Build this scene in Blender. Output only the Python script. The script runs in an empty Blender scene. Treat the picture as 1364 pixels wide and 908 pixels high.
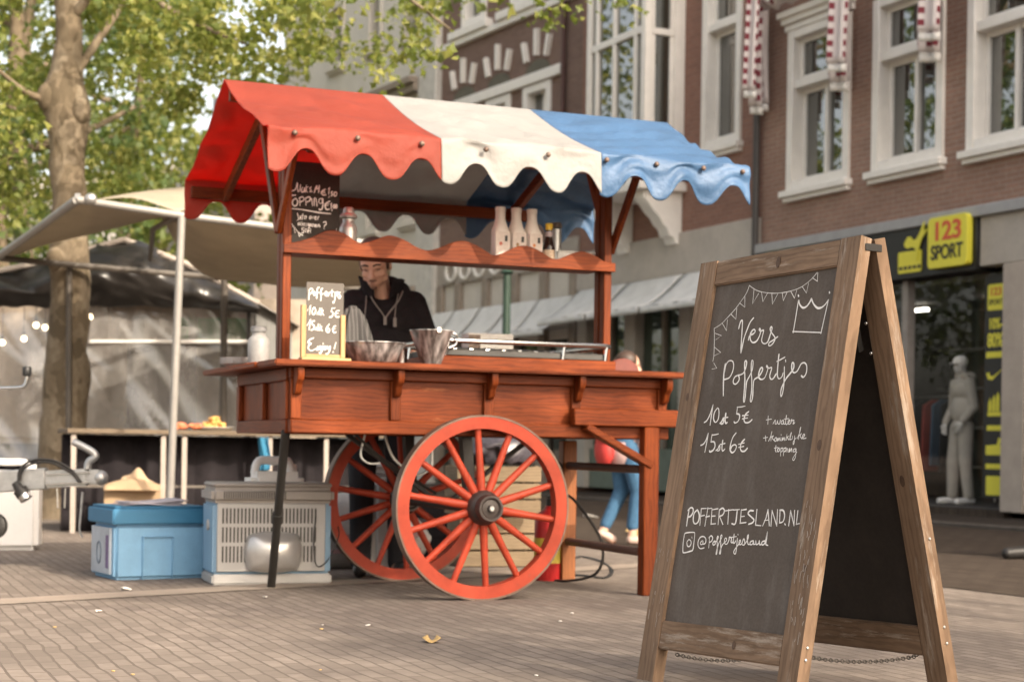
import bpy, bmesh, math, random
from mathutils import Vector, Matrix, Euler, noise as mnoise
R = math.radians
sc = bpy.context.scene
COL = sc.collection

# ---------------------------------------------------------------- camera, sky, sun, exposure
F, CX, CY, ROLL, CAMH = 2250.0, 682.0, 595.0, .015, .75
cam = bpy.data.cameras.new('camera'); camo = bpy.data.objects.new('camera', cam); COL.objects.link(camo)
camo.matrix_world = Matrix.Translation((0, 0, CAMH)) @ Matrix.Rotation(R(90), 4, 'X') @ Matrix.Rotation(ROLL, 4, 'Z')
cam.sensor_width = 36; cam.lens = 36*F/1364; cam.shift_y = 141/1364
cam.clip_start = .05; cam.clip_end = 2000
cam.dof.use_dof = True; cam.dof.focus_distance = 5.1; cam.dof.aperture_fstop = 4.2
sc.camera = camo
SUN_EL, SUN_AZ = R(33), Vector((.70, -.714, 0))       # azimuth: towards the sun
w = bpy.data.worlds.new('World'); sc.world = w; w.use_nodes = True
nt = w.node_tree; nt.nodes.clear()
sky = nt.nodes.new('ShaderNodeTexSky'); sky.sky_type = 'NISHITA'; sky.sun_disc = False
sky.sun_elevation = SUN_EL; sky.sun_rotation = math.atan2(SUN_AZ.x, SUN_AZ.y); sky.air_density = 1.0; sky.dust_density = 5.0; sky.ozone_density = .3
bg = nt.nodes.new('ShaderNodeBackground'); bg.inputs[1].default_value = .15
wo = nt.nodes.new('ShaderNodeOutputWorld')
hs = nt.nodes.new('ShaderNodeHueSaturation'); hs.inputs['Saturation'].default_value = .55; nt.links.new(sky.outputs[0], hs.inputs['Color']); wm = nt.nodes.new('ShaderNodeMix'); wm.data_type = 'RGBA'; wm.blend_type = 'MULTIPLY'; wm.inputs[0].default_value = 1; wm.inputs[7].default_value = (1.06, .985, .89, 1); nt.links.new(hs.outputs[0], wm.inputs[6]); nt.links.new(wm.outputs[2], bg.inputs[0]); nt.links.new(bg.outputs[0], wo.inputs[0])
sl = bpy.data.lights.new('sun', 'SUN'); sl.energy = 2.05; sl.angle = R(.6); sl.color = (1, .88, .72)
so = bpy.data.objects.new('sun', sl); COL.objects.link(so)
sd = SUN_AZ.normalized()*math.cos(SUN_EL) + Vector((0, 0, math.sin(SUN_EL)))
so.rotation_euler = sd.to_track_quat('Z', 'Y').to_euler(); so.location = (8, -8, 9)
sc.view_settings.view_transform = 'Standard'; sc.view_settings.look = 'None'
sc.view_settings.gamma = 1; sc.view_settings.use_curve_mapping = False
sc.view_settings.exposure = 1.52
sc.cycles.use_denoising = True; sc.cycles.max_bounces = 8; sc.cycles.transparent_max_bounces = 24
sc.cycles.caustics_reflective = False; sc.cycles.caustics_refractive = False
sc.cycles.sample_clamp_indirect = 6

# ---------------------------------------------------------------- helpers
def ray(px, py):
    x, y = px-CX, py-CY
    return (x*math.cos(ROLL)+y*math.sin(ROLL))/F, -(-x*math.sin(ROLL)+y*math.cos(ROLL))/F
def at(px, py, Y):                       # a point at distance Y
    a, b = ray(px, py); return Vector((a*Y, Y, CAMH+b*Y))
def gnd(px, py, z=0):
    a, b = ray(px, py); return at(px, py, (z-CAMH)/b)

MATS = {}
def nmat(name):
    m = bpy.data.materials.new(name); m.use_nodes = True
    n = m.node_tree.nodes; n.clear()
    o = n.new('ShaderNodeOutputMaterial'); p = n.new('ShaderNodeBsdfPrincipled')
    m.node_tree.links.new(p.outputs[0], o.inputs[0]); MATS[name] = m
    return m, n, m.node_tree.links, p, o
def coords(n, l, scale=(1, 1, 1), rot=(0, 0, 0), kind='Object'):
    t = n.new('ShaderNodeTexCoord'); mp = n.new('ShaderNodeMapping')
    mp.inputs['Scale'].default_value = scale; mp.inputs['Rotation'].default_value = rot
    l.new(t.outputs[kind], mp.inputs[0]); return mp.outputs[0]
def ntex(n, l, vec, scale, detail=4, rough=.55):
    t = n.new('ShaderNodeTexNoise'); t.inputs['Scale'].default_value = scale; t.inputs['Detail'].default_value = detail
    t.inputs['Roughness'].default_value = rough; l.new(vec, t.inputs['Vector']); return t.outputs['Fac']
def ramp(n, l, fac, stops):
    r = n.new('ShaderNodeValToRGB'); e = r.color_ramp.elements
    while len(e) < len(stops): e.new(.5)
    for el, (p, c) in zip(e, stops): el.position = p; el.color = (*c, 1)
    l.new(fac, r.inputs[0]); return r.outputs[0]
def mixc(n, l, fac, a, b, mode='MIX'):
    m = n.new('ShaderNodeMix'); m.data_type = 'RGBA'; m.blend_type = mode
    for s, v in ((m.inputs[0], fac), (m.inputs[6], a), (m.inputs[7], b)):
        if isinstance(v, (int, float)): s.default_value = v
        elif isinstance(v, tuple): s.default_value = (*v, 1)
        else: l.new(v, s)
    return m.outputs[2]
def bump(n, l, p, h, strength=.3, dist=.01):
    b = n.new('ShaderNodeBump'); b.inputs['Strength'].default_value = strength; b.inputs['Distance'].default_value = dist
    l.new(h, b.inputs['Height']); l.new(b.outputs[0], p.inputs['Normal'])
def sc3(c, f): return tuple(min(1, x*f) for x in c)

def plain(name, col, rough=.6, metal=0, var=.18, nscale=6, bmp=0, spec=.5):
    m, n, l, p, o = nmat(name); v = coords(n, l)
    f = ntex(n, l, v, nscale, 5); f2 = ntex(n, l, v, nscale*9, 3)
    c = ramp(n, l, f, [(.3, sc3(col, 1-var)), (.7, sc3(col, 1+var))])
    c = mixc(n, l, .25, c, ramp(n, l, f2, [(.35, sc3(col, 1-var*1.3)), (.65, sc3(col, 1+var*1.3))]))
    l.new(c, p.inputs['Base Color']); p.inputs['Roughness'].default_value = rough; p.inputs['Metallic'].default_value = metal
    p.inputs['Specular IOR Level'].default_value = spec
    if bmp: bump(n, l, p, f2, bmp, .004)
    return m
def wood(name, col, dark, axis='x', rough=.5, sc_=9, wear=None, spec=.4, grime=.6, wt=.62):
    m, n, l, p, o = nmat(name)
    s = {'x': (.12, 1, 1), 'y': (1, .12, 1), 'z': (1, 1, .12)}[axis]
    v = coords(n, l, s); d = ntex(n, l, v, sc_*6, 6, .65); big = ntex(n, l, coords(n, l, tuple(min(1, x*2.5) for x in s)), sc_*.45, 4)
    c = ramp(n, l, d, [(.3, dark), (.62, col)])
    c = mixc(n, l, .55, c, ramp(n, l, big, [(.35, sc3(dark, 1.15)), (.6, col), (.8, sc3(col, 1.2))]))
    wv = n.new('ShaderNodeTexWave'); wv.wave_type = 'BANDS'; wv.bands_direction = {'x': 'Z', 'y': 'Z', 'z': 'X'}[axis]; wv.inputs['Scale'].default_value = 16; wv.inputs['Distortion'].default_value = 9; wv.inputs['Detail'].default_value = 3; wv.inputs['Detail Scale'].default_value = 1.6
    l.new(coords(n, l, tuple(min(1, x*1.6) for x in s)), wv.inputs['Vector'])
    c = mixc(n, l, .30, c, ramp(n, l, wv.outputs['Fac'], [(.1, sc3(dark, .8)), (.55, sc3(col, 1.08))]))
    gr = ntex(n, l, coords(n, l, tuple(min(1, x*3) for x in s)), 2.6, 6, .65)
    c = mixc(n, l, grime, c, ramp(n, l, gr, [(.34, (.42, .40, .38)), (.6, (1, 1, 1))]), 'MULTIPLY')
    if wear:
        wv = ntex(n, l, coords(n, l, tuple(x*.9 for x in s)), sc_*2.2, 8, .75)
        c = mixc(n, l, ramp(n, l, wv, [(wt, (0, 0, 0)), (wt+.10, (.75, .75, .75))]), c, wear)
    l.new(c, p.inputs['Base Color'])
    r = n.new('ShaderNodeMapRange'); l.new(big, r.inputs[0]); r.inputs[3].default_value = rough-.12; r.inputs[4].default_value = rough+.15
    l.new(r.outputs[0], p.inputs['Roughness']); p.inputs['Specular IOR Level'].default_value = spec
    bump(n, l, p, d, .25, .003); return m
def woods(name, col, dark, **k): return {a: wood(f'{name}_{a}', col, dark, a, **k) for a in 'xyz'}
def cloth(name, col, trans=.25, rough=.7, var=.1, nscale=4, tcol=None):
    m, n, l, p, o = nmat(name); v = coords(n, l)
    f = ntex(n, l, v, nscale, 5); c = ramp(n, l, f, [(.3, sc3(col, 1-var)), (.7, sc3(col, 1+var))])
    l.new(c, p.inputs['Base Color']); p.inputs['Roughness'].default_value = rough
    bump(n, l, p, ntex(n, l, v, nscale*2.2, 5, .6), .5, .03)
    if trans:
        t = n.new('ShaderNodeBsdfTranslucent'); mx = n.new('ShaderNodeMixShader'); mx.inputs[0].default_value = trans
        if tcol: t.inputs[0].default_value = (*tcol, 1)
        else: l.new(c, t.inputs[0])
        l.new(p.outputs[0], mx.inputs[1]); l.new(t.outputs[0], mx.inputs[2]); l.new(mx.outputs[0], o.inputs[0])
    return m
def bricks(name, c1, c2, mortar, wdt=.21, hgt=.0625, rough=.85, plane='wall', rot=0, msize=.008, off=.5, stain=.42):
    m, n, l, p, o = nmat(name)
    t = n.new('ShaderNodeTexCoord'); sp = n.new('ShaderNodeSeparateXYZ'); l.new(t.outputs['Object'], sp.inputs[0])
    cb = n.new('ShaderNodeCombineXYZ')
    if plane == 'wall':
        ad = n.new('ShaderNodeMath'); l.new(sp.outputs[0], ad.inputs[0]); l.new(sp.outputs[1], ad.inputs[1]); l.new(ad.outputs[0], cb.inputs[0]); l.new(sp.outputs[2], cb.inputs[1]); vec = cb.outputs[0]
    else:
        mp = n.new('ShaderNodeMapping'); mp.inputs['Rotation'].default_value = (0, 0, rot); l.new(t.outputs['Object'], mp.inputs[0]); vec = mp.outputs[0]
    b = n.new('ShaderNodeTexBrick'); b.offset = off; b.inputs['Scale'].default_value = 1; b.inputs['Brick Width'].default_value = wdt; b.inputs['Row Height'].default_value = hgt
    b.inputs['Mortar Size'].default_value = msize; b.inputs['Mortar Smooth'].default_value = .3; b.inputs['Bias'].default_value = -.1
    b.inputs['Color1'].default_value = (*c1, 1); b.inputs['Color2'].default_value = (*c2, 1); b.inputs['Mortar'].default_value = (*mortar, 1)
    wob = n.new('ShaderNodeTexNoise'); wob.inputs['Scale'].default_value = 3.5; l.new(vec, wob.inputs['Vector'])
    va = n.new('ShaderNodeVectorMath'); va.operation = 'MULTIPLY_ADD'; l.new(wob.outputs['Color'], va.inputs[0]); va.inputs[1].default_value = (.02, .02, 0) if plane == 'wall' else (.035, .035, 0); l.new(vec, va.inputs[2]); l.new(va.outputs[0], b.inputs['Vector'])
    f = ntex(n, l, vec, 1.1, 6, .65); g = ntex(n, l, vec, 14, 3)
    c = mixc(n, l, ramp(n, l, f, [(.35, (stain, stain, stain)), (.65, (0, 0, 0))]), b.outputs['Color'], sc3(c1, .55))
    c = mixc(n, l, ramp(n, l, g, [(.4, (.35, .35, .35)), (.7, (0, 0, 0))]), c, sc3(c2, .8))
    l.new(c, p.inputs['Base Color']); p.inputs['Roughness'].default_value = rough; p.inputs['Specular IOR Level'].default_value = .0 if plane == 'ground' else .2
    inv = n.new('ShaderNodeMath'); inv.operation = 'MULTIPLY_ADD'; l.new(b.outputs['Fac'], inv.inputs[0]); inv.inputs[1].default_value = -1; l.new(g, inv.inputs[2])
    bump(n, l, p, inv.outputs[0], .5, .008); return m
def glassy(name, col=(.02, .022, .02), ior=1.9, rough=.02):
    m, n, l, p, o = nmat(name); p.inputs['Base Color'].default_value = (*col, 1); p.inputs['Roughness'].default_value = rough; p.inputs['IOR'].default_value = ior
    bump(n, l, p, ntex(n, l, coords(n, l), 1.2, 2), .03, .05); return m
def clear(name, gloss=.12, rough=.05, tint=(1, 1, 1), milk=0, milkcol=(.8, .8, .8)):
    m, n, l, p, o = nmat(name); tr = n.new('ShaderNodeBsdfTransparent'); tr.inputs[0].default_value = (*tint, 1)
    g = n.new('ShaderNodeBsdfGlossy'); g.inputs['Roughness'].default_value = rough; mx = n.new('ShaderNodeMixShader'); mx.inputs[0].default_value = gloss
    l.new(tr.outputs[0], mx.inputs[1]); l.new(g.outputs[0], mx.inputs[2]); out = mx.outputs[0]
    if milk:
        d = n.new('ShaderNodeBsdfDiffuse'); d.inputs[0].default_value = (*milkcol, 1); m2 = n.new('ShaderNodeMixShader')
        f = ntex(n, l, coords(n, l, (1, 1, .35)), 2.5, 7, .7); l.new(ramp(n, l, f, [(.35, (milk*.25,)*3), (.75, (milk*2,)*3)]), m2.inputs[0])
        l.new(out, m2.inputs[1]); l.new(d.outputs[0], m2.inputs[2]); out = m2.outputs[0]
    l.new(out, o.inputs[0]); return m
def emit(name, col, s):
    m, n, l, p, o = nmat(name); p.inputs['Emission Color'].default_value = (*col, 1); p.inputs['Emission Strength'].default_value = s; p.inputs['Base Color'].default_value = (*col, 1); return m
def leafmat(name, c1, c2, c3, trans=.45):
    m, n, l, p, o = nmat(name); g = n.new('ShaderNodeNewGeometry')
    c = ramp(n, l, g.outputs['Random Per Island'], [(0, c1), (.5, c2), (1, c3)])
    l.new(c, p.inputs['Base Color']); p.inputs['Roughness'].default_value = .5; p.inputs['Specular IOR Level'].default_value = .3
    t = n.new('ShaderNodeBsdfTranslucent'); l.new(mixc(n, l, .5, c, (.35, .42, .05)), t.inputs[0]); mx = n.new('ShaderNodeMixShader'); mx.inputs[0].default_value = trans
    l.new(p.outputs[0], mx.inputs[1]); l.new(t.outputs[0], mx.inputs[2]); l.new(mx.outputs[0], o.inputs[0]); return m
def checks(name, a, b, size):
    m, n, l, p, o = nmat(name); t = n.new('ShaderNodeTexCoord'); sp = n.new('ShaderNodeSeparateXYZ'); l.new(t.outputs['UV'], sp.inputs[0])
    def stripe(out):
        q = n.new('ShaderNodeMath'); q.operation = 'MULTIPLY'; l.new(out, q.inputs[0]); q.inputs[1].default_value = 1/size
        f = n.new('ShaderNodeMath'); f.operation = 'FRACT'; l.new(q.outputs[0], f.inputs[0]); g = n.new('ShaderNodeMath'); g.operation = 'GREATER_THAN'; l.new(f.outputs[0], g.inputs[0]); g.inputs[1].default_value = .5; return g.outputs[0]
    mu = n.new('ShaderNodeMath'); mu.operation = 'MULTIPLY'; l.new(stripe(sp.outputs[0]), mu.inputs[0]); l.new(stripe(sp.outputs[1]), mu.inputs[1])
    l.new(mixc(n, l, mu.outputs[0], a, b), p.inputs['Base Color']); p.inputs['Roughness'].default_value = .85; return m

TM = {}                                    # matrix of every Empty
def thing(name, label, cat, loc=(0, 0, 0), rz=0, group=None):
    o = bpy.data.objects.new(name, None); COL.objects.link(o); o.empty_display_size = .1
    o.location = loc; o.rotation_euler = (0, 0, rz); o['label'] = label; o['category'] = cat
    if group: o['group'] = group
    TM[o] = Matrix.Translation(loc) @ Matrix.Rotation(rz, 4, 'Z'); return o
def tag(o, label, cat, group=None):
    o['label'] = label; o['category'] = cat
    if group: o['group'] = group
    return o
def struct(o, kind='structure'): o['kind'] = kind; return o

class MB:
    def __init__(s): s.bm = bmesh.new(); s.uv = None
    def faces(s, vs, fs, mi=0):
        v = [s.bm.verts.new(p) for p in vs]; out = []
        for f in fs:
            try: q = s.bm.faces.new([v[i] for i in f]); q.material_index = mi; out.append(q)
            except ValueError: pass
        return out
    def bx(s, x0, x1, y0, y1, z0, z1, M=None):
        vs = [Vector((x, y, z)) for z in (z0, z1) for y in (y0, y1) for x in (x0, x1)]
        if M: vs = [M @ v for v in vs]
        s.faces(vs, [(0, 2, 3, 1), (4, 5, 7, 6), (0, 1, 5, 4), (2, 6, 7, 3), (0, 4, 6, 2), (1, 3, 7, 5)]); return s
    def beam(s, p0, p1, wd, ht, up=(0, 0, 1)):
        p0, p1 = Vector(p0), Vector(p1); z = (p1-p0); L = z.length; z.normalize(); x = Vector(up).cross(z)
        if x.length < 1e-4: x = Vector((1, 0, 0)).cross(z)
        x.normalize(); y = z.cross(x)
        M = Matrix((x, y, z)).transposed().to_4x4(); M.translation = p0
        return s.bx(-wd/2, wd/2, -ht/2, ht/2, 0, L, M)
    def tube(s, pts, r, n=8, closed=False, caps=True, flat=1):
        pts = [Vector(p) for p in pts]; N = len(pts); rr = r if isinstance(r, (list, tuple)) else [r]*N
        rings = []; ref = None
        for i, p in enumerate(pts):
            a = pts[(i-1) % N] if (closed or i) else p; b = pts[(i+1) % N] if (closed or i < N-1) else p
            t = (b-a).normalized()
            if ref is None:
                ref = Vector((0, 0, 1)) if abs(t.z) < .9 else Vector((1, 0, 0))
            x = ref - t*ref.dot(t)
            if x.length < 1e-5: x = Vector((1, 0, 0)) - t*t.x
            x.normalize(); y = t.cross(x); ref = x
            rings.append([s.bm.verts.new(p + (x*math.cos(2*math.pi*k/n) + y*math.sin(2*math.pi*k/n)*flat)*rr[i]) for k in range(n)])
        for i in range(N if closed else N-1):
            A, B = rings[i], rings[(i+1) % N]
            for k in range(n): s.bm.faces.new((A[k], A[(k+1) % n], B[(k+1) % n], B[k]))
        if caps and not closed:
            s.bm.faces.new(rings[0][::-1]); s.bm.faces.new(rings[-1])
        return s
    def lathe(s, prof, n=24, M=None):
        rings = []
        for r, z in prof:
            ring = []
            for k in range(n):
                v = Vector((r*math.cos(2*math.pi*k/n), r*math.sin(2*math.pi*k/n), z))
                ring.append(s.bm.verts.new(M @ v if M else v))
            rings.append(ring)
        for A, B in zip(rings, rings[1:]):
            for k in range(n): s.bm.faces.new((A[k], A[(k+1) % n], B[(k+1) % n], B[k]))
        if prof[0] != prof[-1]:
            if prof[0][0] > 1e-6: s.bm.faces.new(rings[0][::-1])
            if prof[-1][0] > 1e-6: s.bm.faces.new(rings[-1])
        return s
    def prism(s, poly, fn, d0, d1):         # fn(a, b, d) -> 3D
        A = [s.bm.verts.new(fn(a, b, d0)) for a, b in poly]; B = [s.bm.verts.new(fn(a, b, d1)) for a, b in poly]; N = len(poly)
        s.bm.faces.new(A[::-1]); s.bm.faces.new(B)
        for i in range(N): s.bm.faces.new((A[i], A[(i+1) % N], B[(i+1) % N], B[i]))
        return s
    def sheet(s, nu, nv, f, uvf=None):
        V = [[s.bm.verts.new(f(i/nu, j/nv)) for j in range(nv+1)] for i in range(nu+1)]
        lay = s.bm.loops.layers.uv.verify() if uvf else None
        for i in range(nu):
            for j in range(nv):
                q = s.bm.faces.new((V[i][j], V[i+1][j], V[i+1][j+1], V[i][j+1]))
                if lay:
                    for lp, (a, b) in zip(q.loops, ((i, j), (i+1, j), (i+1, j+1), (i, j+1))): lp[lay].uv = uvf(a/nu, b/nv)
        return s
    def ball(s, c, r, sub=2, M=None):
        m = Matrix.Translation(c) @ (M or Matrix.Identity(4)) @ Matrix.Diagonal((*((r, r, r) if isinstance(r, (int, float)) else r), 1))
        bmesh.ops.create_icosphere(s.bm, subdivisions=sub, radius=1, matrix=m); return s
    def out(s, name, mat, parent=None, bevel=0, seg=1, smooth=True, world=None, solid=0, label=None, M=None, ang=40):
        bm = s.bm
        bmesh.ops.recalc_face_normals(bm, faces=bm.faces) if bevel or smooth else None
        if bevel:
            es = [e for e in bm.edges if len(e.link_faces) == 2 and e.calc_face_angle(0) > R(30)]
            bmesh.ops.bevel(bm, geom=es, offset=bevel, segments=seg, affect='EDGES', clamp_overlap=True)
        origin = Vector((0, 0, 0))
        if world is not None:                # world coordinates -> parent's frame or a new origin
            if parent is not None: bm.transform(TM[parent].inverted())
            else: origin = Vector(world); bm.transform(Matrix.Translation(-origin))
        if smooth:
            for f in bm.faces: f.smooth = True
            for e in bm.edges:
                if len(e.link_faces) == 2 and e.calc_face_angle(0) > R(ang): e.smooth = False
        me = bpy.data.meshes.new(name); bm.to_mesh(me); bm.free()
        for m_ in (mat if isinstance(mat, (list, tuple)) else [mat]): me.materials.append(m_)
        o = bpy.data.objects.new(name, me); COL.objects.link(o); o.location = origin
        if parent: o.parent = parent
        if M is not None: o.matrix_local = M
        if label: o['label'] = label
        if solid:
            md = o.modifiers.new('s', 'SOLIDIFY'); md.thickness = solid; md.offset = 0
        return o
def copy_tree(o, parent=None):
    c = o.copy(); COL.objects.link(c)
    if parent: c.parent = parent
    for ch in list(o.children): copy_tree(ch, c)
    return c
def spline(pts, k=6, closed=False):
    if len(pts) < 3 and not closed: return [tuple(p) for p in pts]
    P = [Vector(p) for p in pts]; out = []; N = len(P)
    g = (lambda i: P[i % N]) if closed else (lambda i: P[max(0, min(N-1, i))])
    for i in range(N if closed else N-1):
        a, b, c, d = g(i-1), g(i), g(i+1), g(i+2)
        for j in range(k):
            t = j/k; out.append(.5*((2*b)+(c-a)*t+(2*a-5*b+4*c-d)*t*t+(3*b-a-3*c+d)*t**3))
    if not closed: out.append(P[-1])
    return out
def ribbon(mb, pts2, wd, fn):               # a flat chalk stroke; fn(a, b) -> 3D on the board
    pts = [Vector((p[0], p[1])) for p in (spline([(x, y, 0) for x, y in pts2], 5) if len(pts2) > 3 else pts2)]
    q = [pts[0]]
    for p in pts[1:]:
        if (p-q[-1]).length > 1e-5: q.append(p)
    if len(q) < 2: return
    L = []; Rr = []; N = len(q)
    e0 = (q[0]-q[1]).normalized()*wd*.4; e1 = (q[-1]-q[-2]).normalized()*wd*.4
    for i, p in enumerate(q):
        d = (q[min(N-1, i+1)]-q[max(0, i-1)])
        if d.length < 1e-6: d = q[i]-q[i-1]
        d.normalize(); nn = Vector((-d.y, d.x))*wd*.56*(.92+.5*mnoise.noise((p.x*28, p.y*28, 0)))
        pp = p+(e0 if i == 0 else e1 if i == N-1 else Vector((0, 0))); t = .7 if i in (0, N-1) else 1
        L.append(mb.bm.verts.new(fn(*(pp+nn*t)))); Rr.append(mb.bm.verts.new(fn(*(pp-nn*t))))
    for i in range(N-1):
        try: mb.bm.faces.new((L[i], L[i+1], Rr[i+1], Rr[i]))
        except ValueError: pass
def blob(parts, voxel, smooth=3):           # one continuous skin over balls and tapered limbs
    bm = bmesh.new()
    for p in parts:
        if p[0] == 'e':                     # ellipsoid: centre, radii, optional matrix
            m = Matrix.Translation(p[1]) @ (p[3] if len(p) > 3 else Matrix.Identity(4)) @ Matrix.Diagonal((*p[2], 1))
            bmesh.ops.create_icosphere(bm, subdivisions=3, radius=1, matrix=m)
        else:                               # limb: p0, r0, p1, r1
            a, ra, b, rb = Vector(p[1]), p[2], Vector(p[3]), p[4]; L = (b-a).length; n = max(2, int(L/(.3*min(ra, rb)))+1)
            for i in range(n+1):
                t = i/n; bmesh.ops.create_icosphere(bm, subdivisions=2, radius=ra+(rb-ra)*t, matrix=Matrix.Translation(a.lerp(b, t)))
    me = bpy.data.meshes.new('tmp'); bm.to_mesh(me); bm.free(); o = bpy.data.objects.new('tmp', me); COL.objects.link(o)
    md = o.modifiers.new('r', 'REMESH'); md.mode = 'VOXEL'; md.voxel_size = voxel; md.use_smooth_shade = True
    if smooth: s2 = o.modifiers.new('s', 'SMOOTH'); s2.factor = .5; s2.iterations = smooth
    ev = o.evaluated_get(bpy.context.evaluated_depsgraph_get()); res = bpy.data.meshes.new_from_object(ev)
    bpy.data.objects.remove(o); bpy.data.meshes.remove(me); return res
def blobobj(name, parts, voxel, mat, parent=None, smooth=3):
    me = blob(parts, voxel, smooth); me.materials.clear(); me.materials.append(mat)
    for f in me.polygons: f.use_smooth = True
    o = bpy.data.objects.new(name, me); COL.objects.link(o)
    if parent: o.parent = parent
    return o
def lettering(name, txt, size, mat, M, parent=None, bold=.012, depth=.004, spacing=1.0, sx=1.0):
    cu = bpy.data.curves.new(name, 'FONT'); cu.body = txt; cu.size = size; cu.align_x = 'CENTER'; cu.align_y = 'CENTER'; cu.offset = bold*size; cu.extrude = depth/2; cu.space_character = spacing
    o = bpy.data.objects.new('tmp', cu); COL.objects.link(o)
    me = bpy.data.meshes.new_from_object(o.evaluated_get(bpy.context.evaluated_depsgraph_get())); bpy.data.objects.remove(o)
    me.transform(Matrix.Diagonal((sx, 1, 1, 1))); me.transform(M); me.materials.clear(); me.materials.append(mat)
    o = bpy.data.objects.new(name, me); COL.objects.link(o)
    if parent: o.parent = parent
    return o
rnd = random.Random(7)

# ---------------------------------------------------------------- materials
WR = woods('red_stained_wood', (.232, .050, .0115), (.093, .017, .005), rough=.45, spec=.16, wear=(.36, .125, .045), wt=.62, grime=.85)
WB = woods('brown_pine', (.27, .178, .115), (.15, .097, .062), rough=.65, wear=(.38, .32, .26), spec=.2, grime=.85, wt=.54)
WP = woods('pale_pine', (.55, .36, .17), (.42, .25, .11), rough=.6)
WC = woods('crate_wood', (.27, .20, .125), (.18, .13, .08), rough=.8)
WO = woods('orange_wood', (.34, .115, .03), (.22, .065, .017), rough=.5)
def paintmat(name, col, chip):
    m, n, l, p, o = nmat(name); v = coords(n, l); f = ntex(n, l, v, 7, 6, .65); g_ = ntex(n, l, v, 38, 6, .7)
    c = ramp(n, l, f, [(.32, sc3(col, .68)), (.6, col), (.75, sc3(col, 1.15))]); c = mixc(n, l, ramp(n, l, g_, [(.62, (0, 0, 0)), (.70, (.8, .8, .8))]), c, chip)
    l.new(c, p.inputs['Base Color']); p.inputs['Roughness'].default_value = .5; p.inputs['Specular IOR Level'].default_value = .3; bump(n, l, p, g_, .25, .003); return m
M_wheel = paintmat('wheel_red_paint', (.39, .048, .020), (.20, .055, .035))
M_hub = plain('hub_dark_grease', (.035, .025, .022), .4, var=.3, nscale=20)
M_tyre = plain('rusty_iron_tyre', (.16, .11, .085), .55, .5, var=.25, nscale=14)
M_iron = plain('black_iron', (.03, .028, .026), .55, .3)
M_steel = plain('brushed_steel', (.55, .55, .54), .25, 1, var=.08)
M_steeld = plain('dull_galvanised_steel', (.45, .45, .44), .45, .8, var=.2, nscale=18)
M_alu = plain('grey_painted_tube', (.26, .245, .225), .5, .2, var=.12)
M_chain = plain('chain_metal', (.13, .12, .11), .4, .9)
M_cr = cloth('red_tarpaulin', (.325, .073, .044), .5, .65, tcol=(.85, .03, .02))
M_cw = cloth('white_tarpaulin', (.37, .358, .342), .32, .65, .07)
M_cb = cloth('blue_tarpaulin', (.050, .115, .225), .12, .52, .16)
M_chalk = plain('white_chalk', (.80, .77, .73), .9, var=.12, nscale=60)
def boardmat():
    m, n, l, p, o = nmat('worn_chalkboard'); v = coords(n, l); f = ntex(n, l, v, 2.2, 6, .65); g_ = ntex(n, l, coords(n, l, (1, 1, .25), (0, .5, 0)), 14, 7, .7); h_ = ntex(n, l, v, 130, 2)
    c = ramp(n, l, f, [(.3, (.082, .067, .056)), (.7, (.118, .098, .082))]); c = mixc(n, l, ramp(n, l, g_, [(.5, (0, 0, 0)), (.8, (.30, .30, .30))]), c, (.27, .25, .23)); c = mixc(n, l, .12, c, ramp(n, l, h_, [(.35, (.05, .04, .034)), (.65, (.16, .135, .115))]))
    l.new(c, p.inputs['Base Color']); p.inputs['Roughness'].default_value = .8; p.inputs['Specular IOR Level'].default_value = .2; return m
M_cboard = boardmat()
M_cblack = plain('black_chalkboard', (.030, .024, .020), .7, var=.25, nscale=8, spec=.2)
M_white = plain('white_paint', (.80, .77, .73), .55, var=.06)
M_cream = plain('cream_plaster', (.60, .56, .51), .8, var=.08, nscale=2)
M_conc = plain('grey_concrete', (.42, .38, .34), .85, var=.12, nscale=3, bmp=.2)
M_stone = plain('pale_stone', (.62, .59, .55), .85, var=.1, nscale=2, bmp=.2)
M_pane = glassy('window_pane', (.015, .02, .015), 2.7)
M_shopglass = clear('shop_glass', .055, .02)
M_dark = plain('dark_interior', (.02, .018, .017), .9)
M_brA = bricks('red_brown_brick', (.37, .225, .172), (.28, .175, .138), (.38, .31, .26))
M_brB = bricks('deep_red_brick', (.32, .172, .132), (.25, .137, .108), (.30, .22, .18))
M_brC = bricks('dark_brown_brick', (.25, .165, .135), (.20, .13, .11), (.24, .185, .16))
M_black = plain('black_panel', (.015, .015, .015), .5)
M_yel = plain('sign_yellow', (.72, .66, .06), .5, var=.05)
M_redl = plain('sign_red', (.62, .10, .04), .5, var=.05)
M_lead = plain('grey_lead_strip', (.33, .33, .34), .5, var=.1)
M_bark = None
M_leafA = leafmat('sunlit_plane_leaves', (.07, .10, .022), (.145, .17, .04), (.30, .29, .085))
M_leafB = leafmat('dark_green_leaves', (.045, .08, .025), (.08, .12, .035), (.14, .17, .05), .35)
M_beige = cloth('beige_canvas', (.42, .36, .27), .25, .8, .08)
M_tarp = plain('black_tarp', (.024, .021, .019), .3, var=.3, nscale=3)
M_skin = plain('skin', (.62, .37, .265), .5, var=.06, nscale=9)
M_blackcloth = plain('black_cloth', (.020, .017, .019), .9, var=.3, nscale=10, bmp=.4, spec=.15)
M_hair = plain('dark_brown_hair', (.05, .028, .018), .55, var=.3, nscale=40)
M_greyknit = plain('grey_knit', (.16, .15, .145), .95, var=.2, nscale=60, bmp=.5)
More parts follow.
